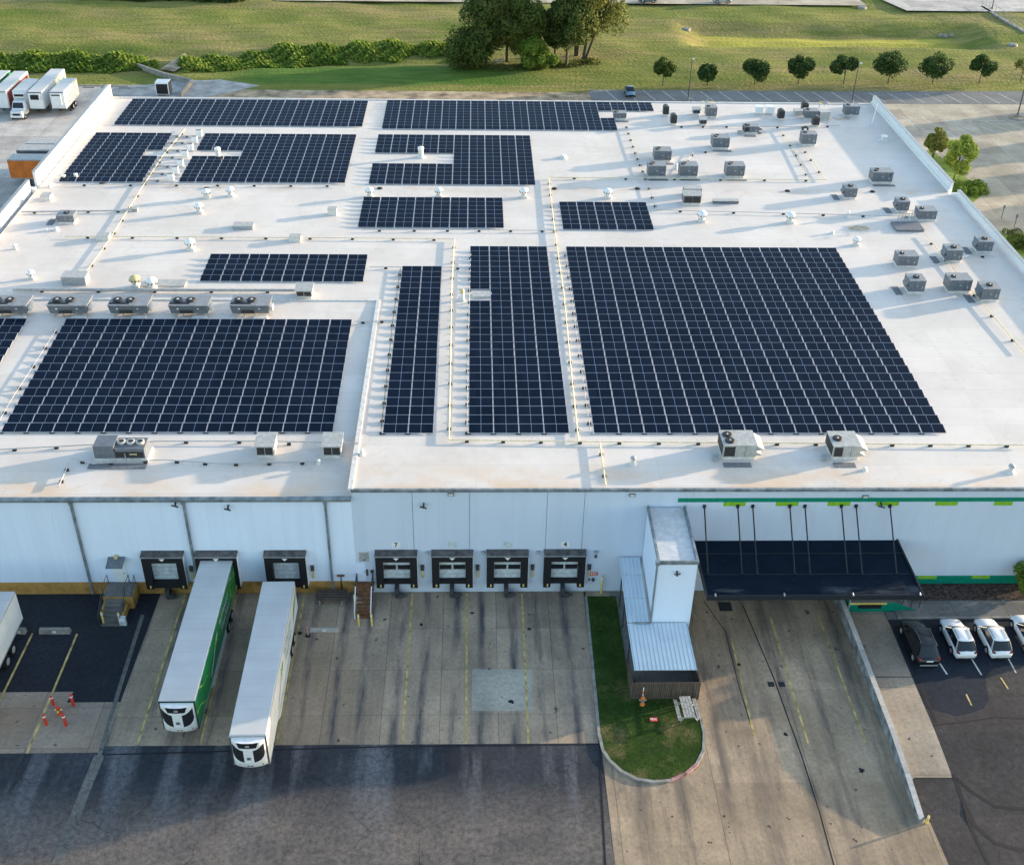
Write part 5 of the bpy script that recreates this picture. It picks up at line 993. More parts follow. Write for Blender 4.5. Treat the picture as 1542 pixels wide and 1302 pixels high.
# five coolers
cool0 = None
for k, (u0, name_) in enumerate([(-17, 'cut off by the left edge'), (74, 'second from left edge'), (165, 'in the middle of the row'), (256, 'fourth along the row'), (348, 'at the right end of the row')]):
    P = GR(u0, 473, .35); z = RZ if P[1] >= 107.5 else roofz(P[0], P[1]); w_ = 3.95; lab = 'grey two-fan cooler on legs, %s' % name_
    if cool0 is None:
        t = thing('cooler_unit', lab, 'cooler', (P[0], P[1], z), 0, 'coolers in a row above the left array'); cool0 = t
        b = MB(); b.add([(0.15, 0, .45), (w_-.15, 0, .45), (w_-.15, 1.9, .45), (.15, 1.9, .45), (0, -.15, 1.35), (w_, -.15, 1.35), (w_, 2.1, 1.35), (0, 2.1, 1.35)], [(0, 3, 2, 1), (0, 1, 5, 4), (1, 2, 6, 5), (2, 3, 7, 6), (3, 0, 4, 7)]); b.box(-.03, -.18, 1.35, w_+.03, 2.13, 1.42, 1); b.box(w_*.27, -.14, .5, w_*.6, -.09, .85, 2); b.box(w_*.2, -.17, .98, w_*.25, -.15, 1.1, 3); b.box(w_*.72, -.17, 1.0, w_*.76, -.15, 1.1, 3)
        b.box(.05, .1, 1.42, w_*.52, .55, 1.44, 2); b.build('cabinet', ['unit', 'unit_top', 'coil', 'white'], t)
        for fx in (.75, 2.05): b = MB(); b.lathe([(.48, 0), (.48, .16), (.42, .18)], (fx, .95, 1.42), 18); b.lathe([(.15, .18), (.1, .22)], (fx, .95, 1.42), 8, 1); b.build('fan', ['fan', 'rim'], t)
        for fx in (.4, 1.3, 2.4, 3.5): [MB().box(fx-.06, y_, 0, fx+.06, y_+.15, .45).build('leg', 'unit_l', t) for y_ in (.1, 1.6)]
        b = MB(); b.box(2.3, -.6, 0, 3.7, 0.0, .25); b.box(w_, .2, .6, w_+.25, 1.0, 1.1); b.build('curb', 'curb', t)
    else: dup(cool0, (P[0], P[1], z), 0, lab)
# turbine ventilators
def turbine(u, v, label, s_=1.0, mat='white', proto=[None]):
    P = GR(u, v); z = roofz(P[0], P[1])
    t = thing('roof_ventilator', label, 'ventilator', (P[0], P[1]+.3, z), 0, 'round roof ventilators')
    b = MB(); b.box(-.38*s_, -.38*s_, 0, .38*s_, .38*s_, .3*s_); b.lathe([(.34*s_, .3*s_), (.30*s_, .62*s_)], n=14); b.build('base', 'curb', t)
    b = MB(); b.lathe([(.30*s_, .62*s_), (.50*s_, .72*s_), (.56*s_, .90*s_), (.52*s_, 1.08*s_), (.36*s_, 1.22*s_), (.1*s_, 1.28*s_)], n=18)
    for k in range(9):
        a = 2*pi*k/9; b.tube((.47*s_*cos(a), .47*s_*sin(a), .70*s_), (.57*s_*cos(a+.25), .57*s_*sin(a+.25), .92*s_), .07*s_, n=5, mi=1)
    b.build('turbine_head', [mat, 'unit'], t); return t
for u, v, lab, s_ in [(311, 300, 'left of two white ventilators below the rear left array', .95), (347, 297, 'right of two white ventilators below the rear left array', .95), (300, 322, 'white ventilator just below the pair at upper left', .95), (287, 378, 'white ventilator above left of the small eight-column array', 1.05),
                      (229, 438, 'white ventilator behind the cooler row beside a tan cap', 1.1), (557, 298, 'leftmost white ventilator behind the centre array', .95), (661, 298, 'white ventilator behind the middle of the centre array', .95), (789, 299, 'white ventilator right of the centre array', 1.0), (915, 300, 'white ventilator behind the small five-column array', 1.0),
                      (1057, 335, 'white ventilator above the big array, left one', 1.05), (1190, 337, 'white ventilator above the big array, right one', 1.05), (47, 422, 'small white ventilator near the left edge', .8), (1290, 371, 'small white ventilator at rear right corner of the big array', .8), (22, 377, 'tiny white cap near the left edge', .5)]:
    turbine(u, v, lab, s_)
turbine(204, 434, 'tan domed ventilator behind the cooler row', 1.05, 'tan')
def pipevent(u, v, label, h=1.0, r=.22, mat='unit_l', nm='roof_vent', skirt=True):
    P = GR(u, v); z = roofz(P[0], P[1]); t = thing(nm, label, 'vent', (P[0], P[1], z), 0, 'small roof vents'); b = MB(); b.lathe([(r*1.9, 0), (r*1.6, .12), (r, .2), (r, h*.7)], n=12); b.build('flashing', 'curb', t); b = MB(); b.lathe([(r*1.1, h*.7), (r*1.25, h*.75), (r*1.2, h*.93), (r*.5, h)], n=12); b.build('cap', mat, t); return t
for q in [(634, 237, 'tall white vent in the notch of the centre rear array', 1.5, .34, 'white'), (329, 238, 'tall white vent in the notch of left rear array', 1.5, .34, 'white'), (953, 699, 'small round metal vent near the front edge, centre right', .8, .2, 'galv'), (1521, 711, 'small metal vent near front edge at far right', .8, .22, 'galv'), (848, 238, 'low flat white cap on the open roof right of arrays', .4, .35, 'white'),
          (696, 452, 'tan-topped pipe vent beside notch of the middle array', 1.3, .22, 'tan'), (85, 347, 'low white vent below the small grey unit', .4, .2, 'white'), (1276, 328, 'white bent pipe vent on the right roof', .9, .15, 'white'), (1253, 352, 'small white stub left of the coiled hoses', .4, .14, 'white'), (545, 684, 'white stub vent beside the front roof seam', .5, .15, 'white'), (97, 270, 'white conical vent near left parapet, left one', .6, .22, 'white'), (115, 268, 'white conical vent near left parapet, right one', .6, .22, 'white'), (75, 282, 'white stub vent nearest the left parapet', .5, .2, 'white'), (70, 348, 'tiny white stub on the left roof', .3, .14, 'white'), (1018, 255, 'thin white stub vent in front of the close unit pair', .8, .12, 'white'), (1330, 212, 'low white dome beside the right parapet', .8, .4, 'white'), (480, 698, 'tiny white stub near the left front edge', .4, .12, 'white'), (1302, 708, 'white stub vent near front edge at right', .3, .12, 'white')]:
    pipevent(*q)
def rbox(u0, u1, vb, vt, d, label, mat='unit_l', nm='roof_hatch', cat='roof box', top=None):
    P = GR(u0, vb); Q = GR(u1, vb); s_, c_ = scale_at(P); h = (vb-vt)/(s_*c_); w_ = Q[0]-P[0]; z = roofz(P[0], P[1]); t = thing(nm, label, cat, (P[0]+w_/2, P[1], z), 0, 'low boxes on the roof')
    b = MB(); b.box(-w_/2, 0, 0, w_/2, d, h); b.build('body', mat, t); b = MB(); b.box(-w_/2-.04, -.04, h, w_/2+.04, d+.04, h+.05); b.build('lid', top or 'unit_l', t); return t
rbox(94, 130, 430, 418, 1.5, 'flat-topped grey duct box behind the cooler row', 'galv'); rbox(351, 381, 346, 341, 1.2, 'low long box on the left central roof', 'galv'); rbox(146, 164, 363, 356, 1.0, 'pale box on the yellow pipe at left', 'curb'); rbox(436, 453, 365, 358, 1.0, 'pale box on the yellow pipe above the eight-column array', 'curb'); rbox(494, 507, 325, 316, .9, 'pale cube left of the centre array', 'curb'); rbox(198, 207, 319, 315, .6, 'small galvanised junction box at end of the left conduit', 'galv')
rbox(62, 76, 303, 296, 1.2, 'pale low cabinet near the left parapet', 'curb'); rbox(1000, 1000+58, 307.5, 305, .8, 'dark slatted curb under the double-box unit', 'mat') if False else None
rbox(1074, 1112, 307, 303, .7, 'flat grey duct remains beside the double-box unit', 'unit', 'duct_remains', 'duct'); rbox(215, 278, 432, 430.5, 1.4, 'flat pale platform behind the cooler row', 'curb', 'roof_platform', 'platform'); rbox(712, 740, 449, 447, 1.0, 'low white fitting in notch of the middle array', 'curb')
rbox(1350, 1391, 349, 346.5, 2.4, 'dark mat with pale curb under the wire frame', 'mat', 'equipment_pad', 'pad', 'mat')
P = GR(1368, 345); t = thing('pipe_rack', 'bare wire and pipe frame on a pad right of centre', 'frame', (P[0], P[1]+.8, RZ+.2)); b = MB()
for x_ in (-.8, 0, .8):
    for y_ in (0, 1.0): b.tube((x_, y_, 0), (x_, y_, 1.4), .03, n=5)
b.build('posts', 'galv', t); b = MB()
for z_ in (.5, 1.0, 1.4): b.tube((-.8, 0, z_), (.8, 0, z_), .025, n=5); b.tube((-.8, 1, z_), (.8, 1, z_), .025, n=5); b.tube((.8, 0, z_), (.8, 1, z_), .025, n=5)
b.build('rails', 'galv', t)
P = GR(1293, 344); t = thing('hose_coil', 'tangle of tan hose lying on the right roof', 'hose', (P[0], P[1], RZ)); b = MB()
pp = [(.9*cos(a)+.3*cos(3*a), .5*sin(a), .06+.08*(k % 2)) for k, a in enumerate(np.linspace(0, 11, 26))]
for a, c_ in zip(pp[:-1], pp[1:]): b.tube(a, c_, .06, n=5)
b.build('hose', 'tan', t)
# mast
P = GR(1312, 189); t = thing('white_mast', 'thin leaning white pole beside the rear right parapet', 'pole', (P[0], P[1], RZ)); b = MB(); b.tube((0, 0, 0), (.35, .1, 3.4), .07, .04); b.build('pole', 'white', t); b = MB(); b.lathe([(.3, 0), (.25, .15), (.1, .2)], n=10); b.build('base', 'curb', t)
# white combiner boxes between the rear arrays
bx0 = None
for k, (u, v) in enumerate([(299, 207.5), (292, 217), (285.5, 228.5), (277.5, 239), (270.5, 252.5), (263, 263.5), (256, 274)]):
    P = GR(u-3, v); lab = 'white equipment box with conduit, %s in the column between rear arrays' % ['rearmost', 'second', 'third', 'fourth', 'fifth', 'sixth', 'nearest'][k]
    if bx0 is None:
        bx0 = t = thing('equipment_box', lab, 'equipment box', P, 0, 'white boxes between the rear arrays'); b = MB(); b.box(0, 0, .15, .75, .5, 1.0); b.build('cabinet', 'white', t); b = MB(); b.box(.0, .1, 1.0, .75, .45, 1.04); b.build('lid', 'unit', t)
        b = MB(); b.tube((-3.6, .3, .12), (0, .3, .12), .05, n=6); b.tube((-3.4, -.1, .12), (0, -.1, .3), .04, n=6); b.box(-1.5, 0, 0, -1.2, .5, .12, 1); b.box(-2.9, 0, 0, -2.6, .5, .12, 1); b.build('conduit', ['unit_l', 'block'], t)
    else: dup(bx0, P, 0, lab)
# junk pipes in rear corner
for k, (u, v, lab) in enumerate([(1253, 170, 'tangle of pale pipes beside the duct cluster'), (1262, 182, 'tangle of white and yellow pipes near rear right corner'), (1073, 166, 'tangle of small pipes behind the rear condensers')]):
    P = GR(u, v); t = thing('pipe_tangle', lab, 'pipes', P); b = MB(); rnd = random.Random(k)
    p = np.array([-1.5, 0, .3])
    for j in range(22):
        q = p+np.array(rnd.choice([(1, 0, 0), (.7, .5, 0), (0, 0, .6), (0, 0, -.4), (-.6, .7, 0), (.5, -.6, 0)]))*rnd.uniform(.5, 1); q[2] = min(1.2, max(.1, q[2])); q[0] = min(2, max(-2, q[0])); q[1] = min(1.5, max(-1, q[1])); b.tube(p, q+1e-3, .06, n=5, mi=0 if j % 5 else 1); p = q
    b.build('pipes', ['unit_l', 'yellow'], t)
# pipe runs with support blocks
def run(name, label, pts, r, mat, step=3.2, zz=.22, cat='pipe'):
    W = [GR(u, v, zz) for u, v in pts]; t = thing(name, label, cat, (W[0][0], W[0][1], roofz(W[0][0], W[0][1])))
    o_ = np.array([W[0][0], W[0][1], roofz(W[0][0], W[0][1])]); b = MB()
    for a, c_ in zip(W[:-1], W[1:]): b.tube(a-o_, c_-o_, r, n=6)
    b.build('pipe', mat, t); bb = MB(); bb.box(-.16, -.1, 0, .16, .1, zz-r*.5); first = None; acc = 0
    for a, c_ in zip(W[:-1], W[1:]):
        L_ = np.linalg.norm(c_-a); m = max(1, int(L_/step))
        for j in range(m):
            p = a+(c_-a)*(j+.5)/m; p[2] = roofz(p[0], p[1]); q = p-o_
            if first is None: first = bb.build('support_block', 'block', t, q)
            else: d = first.copy(); C.objects.link(d); d.parent = t; d.location = [float(x) for x in q]
    return t
run('gas_pipe', 'yellow gas pipe running front to back left of the big array', [(826, 267), (834, 338), (849, 443), (860, 560), (871, 664)], .065, 'pipe_y')
run('gas_pipe', 'yellow gas pipe crossing the roof above the small array', [(826, 267), (981, 268.5), (1120, 270), (1245, 271)], .05, 'pipe_y', 4.5)
run('gas_pipe', 'yellow gas pipe along the front of the arrays', [(676, 662), (785, 663.5), (903, 665), (1200, 667), (1545, 670)], .055, 'pipe_y', 2.9)
run('gas_pipe', 'yellow gas pipe between the two narrow middle arrays', [(684, 360), (680, 430), (678, 560), (676, 662)], .065, 'pipe_y')
run('gas_pipe', 'yellow gas pipe crossing the left roof above eight-column array', [(98, 356), (300, 357), (500, 358), (684, 360)], .05, 'pipe_y', 4)
run('gas_pipe', 'short yellow gas pipe reaching the front roof edge', [(903, 665), (908, 700), (912, 730)], .06, 'pipe_y', 2.5)
run('gas_pipe', 'yellow gas pipe slanting down the left roof from rear arrays', [(279, 194), (245, 235), (212, 285), (165, 360), (128, 412)], .05, 'pipe_y', 3)
run('gas_pipe', 'yellow pipe down the right roof from the wire frame', [(1393, 353), (1436, 405), (1479, 457), (1542, 530)], .05, 'pipe_y', 3.6)
run('gas_pipe', 'yellow pipe to gooseneck unit, left of two parallel ones', [(1175, 195), (1196, 226), (1218, 269)], .045, 'pipe_y', 3)
run('gas_pipe', 'yellow pipe right of the parallel one, from dark-padded unit', [(1209, 222), (1226, 246), (1242, 270)], .045, 'pipe_y', 3)
run('conduit', 'grey conduit with blocks from the left parapet', [(32, 319), (110, 318), (200, 317)], .09, 'pipe_w', 3)
run('conduit', 'grey conduit descending the right centre roof beside the rear array', [(942, 186), (955, 225), (970, 262), (980, 290), (989, 316)], .04, 'pipe_w', 2.2)
run('conduit', 'grey conduit running right from the five-column array', [(989, 316), (1060, 318), (1150, 320), (1330, 325), (1400, 326)], .04, 'pipe_w', 4)
run('conduit', 'grey conduit along the rear edge of the open roof', [(1010, 190), (1075, 190), (1190, 191), (1265, 189)], .04, 'pipe_w', 3)
run('conduit', 'grey conduit in front of the front left array', [(-10, 677), (240, 664), (400, 664), (540, 667)], .05, 'pipe_w', 3.4)
run('conduit', 'grey conduit linking the front left rooftop units', [(108, 690), (140, 698), (245, 692), (330, 698), (480, 695)], .045, 'pipe_w', 2.4)
run('conduit', 'short conduit bending toward front left edge', [(104, 697), (88, 732)], .06, 'pipe_w', 1.3)
run('conduit', 'dark conduit between the eight-column array and centre arrays', [(556, 402), (606, 402), (706, 403)], .04, 'pipe_w', 2.2)
run('conduit', 'conduit along the left side of the two-column array', [(603, 404), (592, 478), (574, 646)], .035, 'darkgrey', 2.6)
run('conduit', 'conduit joining the left array to two-column array', [(533, 484), (560, 484), (590, 483)], .04, 'pipe_w', 1.6)
run('conduit', 'conduit along left side of the four-column array', [(709, 380), (705, 500), (703, 648)], .035, 'pipe_w', 2.6)
run('conduit', 'conduit along left side of the big array', [(851, 375), (868, 500), (889, 650)], .035, 'pipe_w', 2.6)
run('conduit', 'grey conduit in front of the centre array', [(545, 346), (650, 346), (840, 347)], .04, 'pipe_w', 3.2)
run('conduit', 'grey conduit in front of the rear left arrays', [(92, 277.5), (300, 278), (520, 279)], .04, 'pipe_w', 4.5)
run('conduit', 'grey conduit between the front left arrays', [(90, 487), (60, 535), (18, 600), (-5, 640)], .03, 'pipe_w', 2.6)
run('roof_duct', 'long pale pipe behind the row of coolers', [(20, 436), (190, 436.5), (445, 437)], .16, 'unit_l', 4.5, .3, 'duct')
run('conduit', 'conduit linking parapet to single-fan unit at right', [(1406, 399), (1460, 384), (1500, 386)], .04, 'pipe_w', 3)
run('conduit', 'thin conduit below the rear grey unit, above curling cable', [(1020, 265), (1045, 228), (1080, 228)], .035, 'pipe_w', 2.4)
for k, (u, v) in enumerate([(154, 276.5), (311, 284), (572, 284), (835, 284.5), (960, 284.5), (1186, 288), (1314, 289)]):
    P = GR(u, v); t = thing('roof_drain', 'dark roof drain, %s from left along the valley line' % ordw[k].replace('front', 'first'), 'drain', P, 0, 'roof drains along the valley'); b = MB(); b.lathe([(.38, 0.005), (.3, .12), (.12, .18)], n=10); b.build('strainer', 'block', t)

# ================================================================ VEGETATION
def leaves(centers, radii, count, size, squash=1.0, seed=0, inner=0.35):
    r_ = np.random.default_rng(seed); K = len(centers); centers = np.array(centers, float); radii = np.array(radii, float)
    vol = radii**2; idx = r_.choice(K, count, p=vol/vol.sum())
    d = r_.normal(size=(count, 3)); d /= np.linalg.norm(d, axis=1)[:, None]
    rad = radii[idx]*(inner+(1-inner)*r_.random(count)**0.45); p = centers[idx]+d*rad[:, None]*np.array([1, 1, squash])
    nrm = d+r_.normal(size=(count, 3))*0.7; nrm /= np.linalg.norm(nrm, axis=1)[:, None]
    a = np.cross(nrm, r_.normal(size=(count, 3))); a /= np.linalg.norm(a, axis=1)[:, None]; b_ = np.cross(nrm, a)
    sz = size*(0.6+0.8*r_.random(count))[:, None]; a *= sz; b_ *= sz*0.65
    v = np.stack([p-a, p-b_*.9+a*.1, p+a, p+b_*.9-a*.1], 1).reshape(-1, 3); return v
def leaf_mesh(name, v, mat, parent=None):
    n_ = len(v)//4; me = bpy.data.meshes.new(name); me.vertices.add(len(v)); me.vertices.foreach_set('co', v.astype(np.float32).ravel())
    me.loops.add(4*n_); me.loops.foreach_set('vertex_index', np.arange(4*n_, dtype=np.int32)); me.polygons.add(n_)
    me.polygons.foreach_set('loop_start', np.arange(0, 4*n_, 4, dtype=np.int32)); me.polygons.foreach_set('loop_total', np.full(n_, 4, dtype=np.int32))
    me.materials.append(M[mat]); me.update(calc_edges=True); o = bpy.data.objects.new(name, me); C.objects.link(o)
    if parent: o.parent = parent
    return o
def tree(name, label, x, y, H, W, mat, count, size, seed, trunk=.18, base=.25, lean=(0, 0), nclump=26, z=0, group=None, cat='tree', flat=1.0, stems=1):
    rnd = random.Random(seed); t = thing(name, label, cat, (x, y, z), 0, group); cs, rs = [], []; zc_ = H*(base+(1-base)/2); hh = H*(1-base)/2
    for k in range(nclump):
        while True:
            a = [rnd.uniform(-1, 1) for _ in range(3)]
            if .25 < sum(q*q for q in a) < 1: break
        tp = 1-.35*max(0, a[2]); cs.append((lean[0]*(zc_+a[2]*hh)/H+a[0]*W*.40*tp, lean[1]+a[1]*W*.40*tp, zc_+a[2]*hh*.80)); rs.append(rnd.uniform(.09, .24)*W*(1 if a[2] < .5 else .85))
    leaf_mesh('crown', leaves(cs, rs, count, size, flat, seed), mat, t)
    b = MB(); top = np.array([lean[0]*.7, lean[1], H*(base+.35)])
    for s_ in range(stems):
        off = np.array([(s_-(stems-1)/2)*W*.09, 0, 0]); b.tube(off*.4, off+top*.5, trunk, trunk*.7, 8); b.tube(off+top*.5, off*1.5+top, trunk*.7, trunk*.35, 7)
    for k in rnd.sample(range(nclump), min(9, nclump)): st_ = top*rnd.uniform(.45, .9); b.tube(st_, cs[k], trunk*.4, trunk*.12, 5)
    b.build('trunk', 'bark', t); return t
row = [(998, 129, 40, 34, 'leaf_md'), (1065, 129, 33, 36, 'leaf_row'), (1136, 128, 37, 43, 'leaf_row'), (1202, 127, 43, 40, 'leaf_row'), (1270, 127, 42, 44, 'leaf_row'), (1337, 126, 45, 51, 'leaf_row'), (1404, 126, 41, 50, 'leaf_row'), (1474, 126, 40, 38, 'leaf_row')]
lbl = ['lighter green round tree at the left end of the row', 'small dark round tree, second in the row', 'dark tree third in the row behind the parking strip', 'slightly yellowish round tree, fourth in the row', 'loose uneven dark tree, fifth in the row', 'largest dark round tree of the row', 'wide dark tree, second from the right end of row', 'narrow dark tree at the right end of row']
for k, (u, v, hp, wp, m_) in enumerate(row):
    P = G(u, v); s_, c_ = scale_at(P); tree('row_tree', lbl[k], P[0], P[1], hp/(s_*c_), wp/s_*1.0, m_, 4200, .19, 40+k, .12, .27, nclump=[22, 16, 26, 18, 13, 30, 20, 16][k], group='trees in a row behind the parking strip')
P = G(1536, 125); tree('row_tree', 'thin pale tree cut off by the right edge', P[0], P[1], 5.5, 4, 'leaf_lt', 1100, .16, 77, .09, .3)
grove = [(732, 97, 16.5, 11, 'leaf_dk', 1, 'tall dark tree, left of the grove'), (704, 101, 7.5, 10.5, 'leaf_md', 1, 'low spreading green tree at left front of the grove'), (763, 93, 16, 11, 'leaf_lt', 1, 'tall pale-green tree at middle of grove'), (788, 98, 15.5, 9.0, 'leaf_md', 1, 'tall green tree behind the bright bush'),
         (853, 99, 17, 8.0, 'leaf_dk', 1, 'tall dark tree with pale top right of the gap'), (880, 89, 18.5, 14.5, 'leaf_lt', 2, 'largest olive-green tree at right end of the grove'), (868, 84, 16, 9, 'leaf_md', 2, 'green tree between the two largest on the right')]
for k, (u, v, H_, W_, m_, st_, lab) in enumerate(grove):
    P = G(u, v); tree('grove_tree', lab, P[0], P[1], H_, W_, m_, 12500 if H_ > 10 else 8000, .26, 90+k, .32, .05 if H_ < 10 else .10, lean=(2.8 if k == 5 else 0, 0), nclump=44, group='trees of the grove', stems=st_)
P = G(800, 103); tree('grove_bush', 'bright green bush at the front of the grove', P[0], P[1], 6.6, 7.6, 'leaf_br', 9000, .24, 120, .12, .02, nclump=30, cat='bush')
P = G(826, 104); tree('grove_bush', 'yellow-green bush low at front right of the grove', P[0], P[1], 3.0, 4.2, 'leaf_br', 2500, .22, 121, .08, .02, nclump=14, cat='bush')
P = G(846, 70, 4); tree('grove_tree', 'dark narrow tree at the back of the grove gap', P[0]-1, P[1]+4, 12, 6, 'leaf_md', 8000, .27, 122, .25, .1, nclump=30)
# right side trees
for (u, v, hp, wp, lab, m_, sd_) in [(1403, 240, 46, 28, 'airy golden-green tree beside the right parapet', 'leaf_gd', 130), (1434, 276, 64, 38, 'taller dark pine-like tree beside the right parapet', 'leaf_cr', 131)]:
    P = G(u, v); s_, c_ = scale_at(P); tree('parapet_tree', lab, P[0], P[1], hp/(s_*c_)*1.08, wp/s_*1.3, m_, 8000, .17, sd_, .12, .20, nclump=34, lean=(.4, 0), stems=2 if sd_ == 130 else 1)
def shrub(label, x0, y0, x1, y1, H_, count, mat, seed, z=0, nm='shrub_mass', cat='shrubs', n_=30, rr_=1.0):
    rnd = random.Random(seed); t = thing(nm, label, cat, ((x0+x1)/2, (y0+y1)/2, z)); cs = [(rnd.uniform(x0, x1)-(x0+x1)/2, rnd.uniform(y0, y1)-(y0+y1)/2, H_*rnd.uniform(.2, .75)) for _ in range(n_)]
    leaf_mesh('foliage', leaves(cs, [rr_*rnd.uniform(.6, 1.1) for _ in cs], count, .15, .8, seed), mat, t); return t
P = G(1450, 288); shrub('bright clipped shrubs at the end of the planter', P[0]-1.5, P[1]-1.6, P[0]+3.2, P[1]+1.6, 1.3, 3500, 'leaf_br', 140)
P = G(1535, 370); shrub('dark green shrub bed at right edge beside the parapet', P[0]-1.5, P[1]-2.5, P[0]+4, P[1]+2.5, 1.5, 4500, 'leaf_md', 141)
tree('corner_tree', 'yellow-green small tree at the right edge beside the green band', 47.6, 72.9, 3.8, 3.6, 'leaf_br', 5500, .10, 142, .07, .05, nclump=24, z=.7)
# creek brush: one mass nobody could count
def brush(name, label, path, width, H_, count, mat, seed, size=.3):
    r_ = np.random.default_rng(seed); P = [G(u, v)[:2] for u, v in path]; Ls = np.array([np.linalg.norm(b-a) for a, b in zip(P[:-1], P[1:])]); seg = r_.choice(len(Ls), count, p=Ls/Ls.sum())
    A_ = np.array(P)[seg]; B_ = np.array(P)[seg+1]; f = r_.random(count)[:, None]; D = (B_-A_)/Ls[seg][:, None]; N_ = np.stack([-D[:, 1], D[:, 0]], 1)
    off = (r_.random(count)-.5)*2; q = A_+(B_-A_)*f; wv = .75+.25*np.sin(q[:, 0]*.35+seed)+.18*np.sin(q[:, 0]*.9+2*seed); q = q+N_*(off*width/2*wv)[:, None]+r_.normal(size=(count, 2))*.25
    hh = .55+.25*np.sin(q[:, 0]*.8+q[:, 1]*.5+seed)+.2*np.sin(q[:, 0]*2.3-q[:, 1]*1.7)+.15*np.sin(q[:, 0]*5.1+q[:, 1]*4.3); z = H_*np.clip(hh, .15, 1.1)*(1-.5*off**2)*(r_.random(count)**.5)
    z = z+np.array([bump_field(a, b) for a, b in q]); p = np.column_stack([q, z])
    nrm = np.column_stack([r_.normal(size=count)*.7, r_.normal(size=count)*.7, .5+r_.random(count)]); nrm /= np.linalg.norm(nrm, axis=1)[:, None]
    a = np.cross(nrm, r_.normal(size=(count, 3))); a /= np.linalg.norm(a, axis=1)[:, None]; b_ = np.cross(nrm, a); sz = size*(.6+.8*r_.random(count))[:, None]; a *= sz; b_ *= sz*.65
    v = np.stack([p-a, p-b_, p+a, p+b_], 1).reshape(-1, 3)
    return tag(leaf_mesh(name, v, mat), label, 'brush', None, 'stuff')
brush('creek_brush', 'dense dark green brush along the creek at far left', [(-60, 93), (60, 93), (150, 96), (215, 97)], 6.5, 2.2, 42000, 'leaf_cr', 201)
brush('creek_brush', 'bright green reeds fronting the brush at far left', [(-60, 103), (120, 106), (235, 101)], 4.5, 1.2, 26000, 'leaf_br', 202, .24)
brush('creek_brush', 'mixed green brush along the creek left of grove', [(275, 99), (360, 92), (450, 82), (560, 78), (680, 76)], 10.5, 1.7, 90000, 'leaf_cr', 203)
brush('creek_brush', 'light green reeds fronting the brush left of grove', [(272, 101), (340, 104), (420, 93), (520, 88)], 4.0, 1.1, 26000, 'leaf_br', 204, .22)
brush('creek_brush', 'dark scrub at the top left edge of the field', [(120, -4), (250, -2), (370, 2)], 5, 3.0, 12000, 'leaf_dk', 205)
brush('creek_brush', 'weedy fringe beneath the grove trees', [(690, 100), (760, 103), (850, 98), (900, 92)], 4, .7, 5000, 'leaf_lt', 206, .18)
# trees out of frame to the east; their long shadows cross the lots
for k, (x, y, H_, W_) in enumerate([(118, 98, 10.5, 9), (140, 94, 11.5, 10), (116, 190, 8, 8), (122, 181, 8.5, 9), (128, 172, 9, 9), (121, 206, 8, 8), (112, 160, 7, 7), (134, 196, 9, 8), (100, 76, 7.5, 7)]):
    tree('lot_tree', ['broad tree nearest the warehouse corner, off the right edge', 'broad tree beside the nearest one, further east', 'rounded tree beside the planter end, off the edge', 'rounded tree in the middle of the east lot', 'low tree beside the dark asphalt of the east lot', 'tree beside the stall lines near the row trees', 'smallest tree next to the dark asphalt', 'far eastern tree north of the middle one', 'small tree near the right corner of the notch'][k], x, y, H_, W_, 'leaf_md', 5000, .38, 300+k, .2, .15, nclump=26, group='trees of the east lot')
    bpy.data.objects[-1] if False else None
# ================================================================ FAR SITE FURNITURE
def light_pole(u, v, hp, label, arm=.9):
    P = G(u, v); s_, c_ = scale_at(P); h = hp/(s_*c_); t = thing('lamp_post', label, 'lamp post', P, 0, 'tall lamp posts'); b = MB(); b.tube((0, 0, 0), (0, 0, h), .12, .07, 8); b.build('pole', 'darkgrey', t); b = MB(); b.lathe([(.32, 0), (.32, .7), (.28, .75)], n=10); b.build('base', 'kerb', t)
    b = MB(); b.box(-.1, -arm, h-.1, .1, 0, h+.02); b.box(-.22, -arm-.5, h-.12, .22, -arm+.1, h+.03, 1); b.build('lamp_head', ['darkgrey', 'unit_l'], t)
light_pole(1036, 152, 62, 'lamp post standing between first and second row trees'); light_pole(1282, 158, 62, 'lamp post in front of the fifth row tree'); light_pole(1531, 178, 70, 'lamp post in the east lot near the right edge'); light_pole(1393, 18, 20, 'short pole at the top edge by the far lot') if False else None
light_pole(1493, 16, 30, 'lamp post at top right beside the chain fence')
P = G(1531, 178); t = thing('lamp_island', 'small tan planted island around the east lot lamp post', 'island', (P[0], P[1], .01)); b = MB(); b.lathe([(1.5, 0), (1.4, .15)], n=14); b.build('kerb', 'kerb', t); b = MB(); b.lathe([(1.3, .14), (1.2, .2)], n=12); b.build('soil', 'dirt', t)
# west retaining wall
P = [G(208, 103), G(245, 116), G(289, 127), G(272, 147)]; t = thing('boundary_wall', 'low grey block wall bending behind the west yard', 'wall', P[0])
for a, c_ in zip(P[:-1], P[1:]):
    a = a-P[0]; c_ = c_-P[0]; d = (c_-a)/np.linalg.norm(c_-a); n_ = np.array([-d[1], d[0], 0])*.2; b = MB(); b.hexa([a-n_, c_-n_, c_+n_, a+n_], [a-n_+(0, 0, .9), c_-n_+(0, 0, .9), c_+n_+(0, 0, .9), a+n_+(0, 0, .9)]); b.build('wall_segment', 'kerb', t)
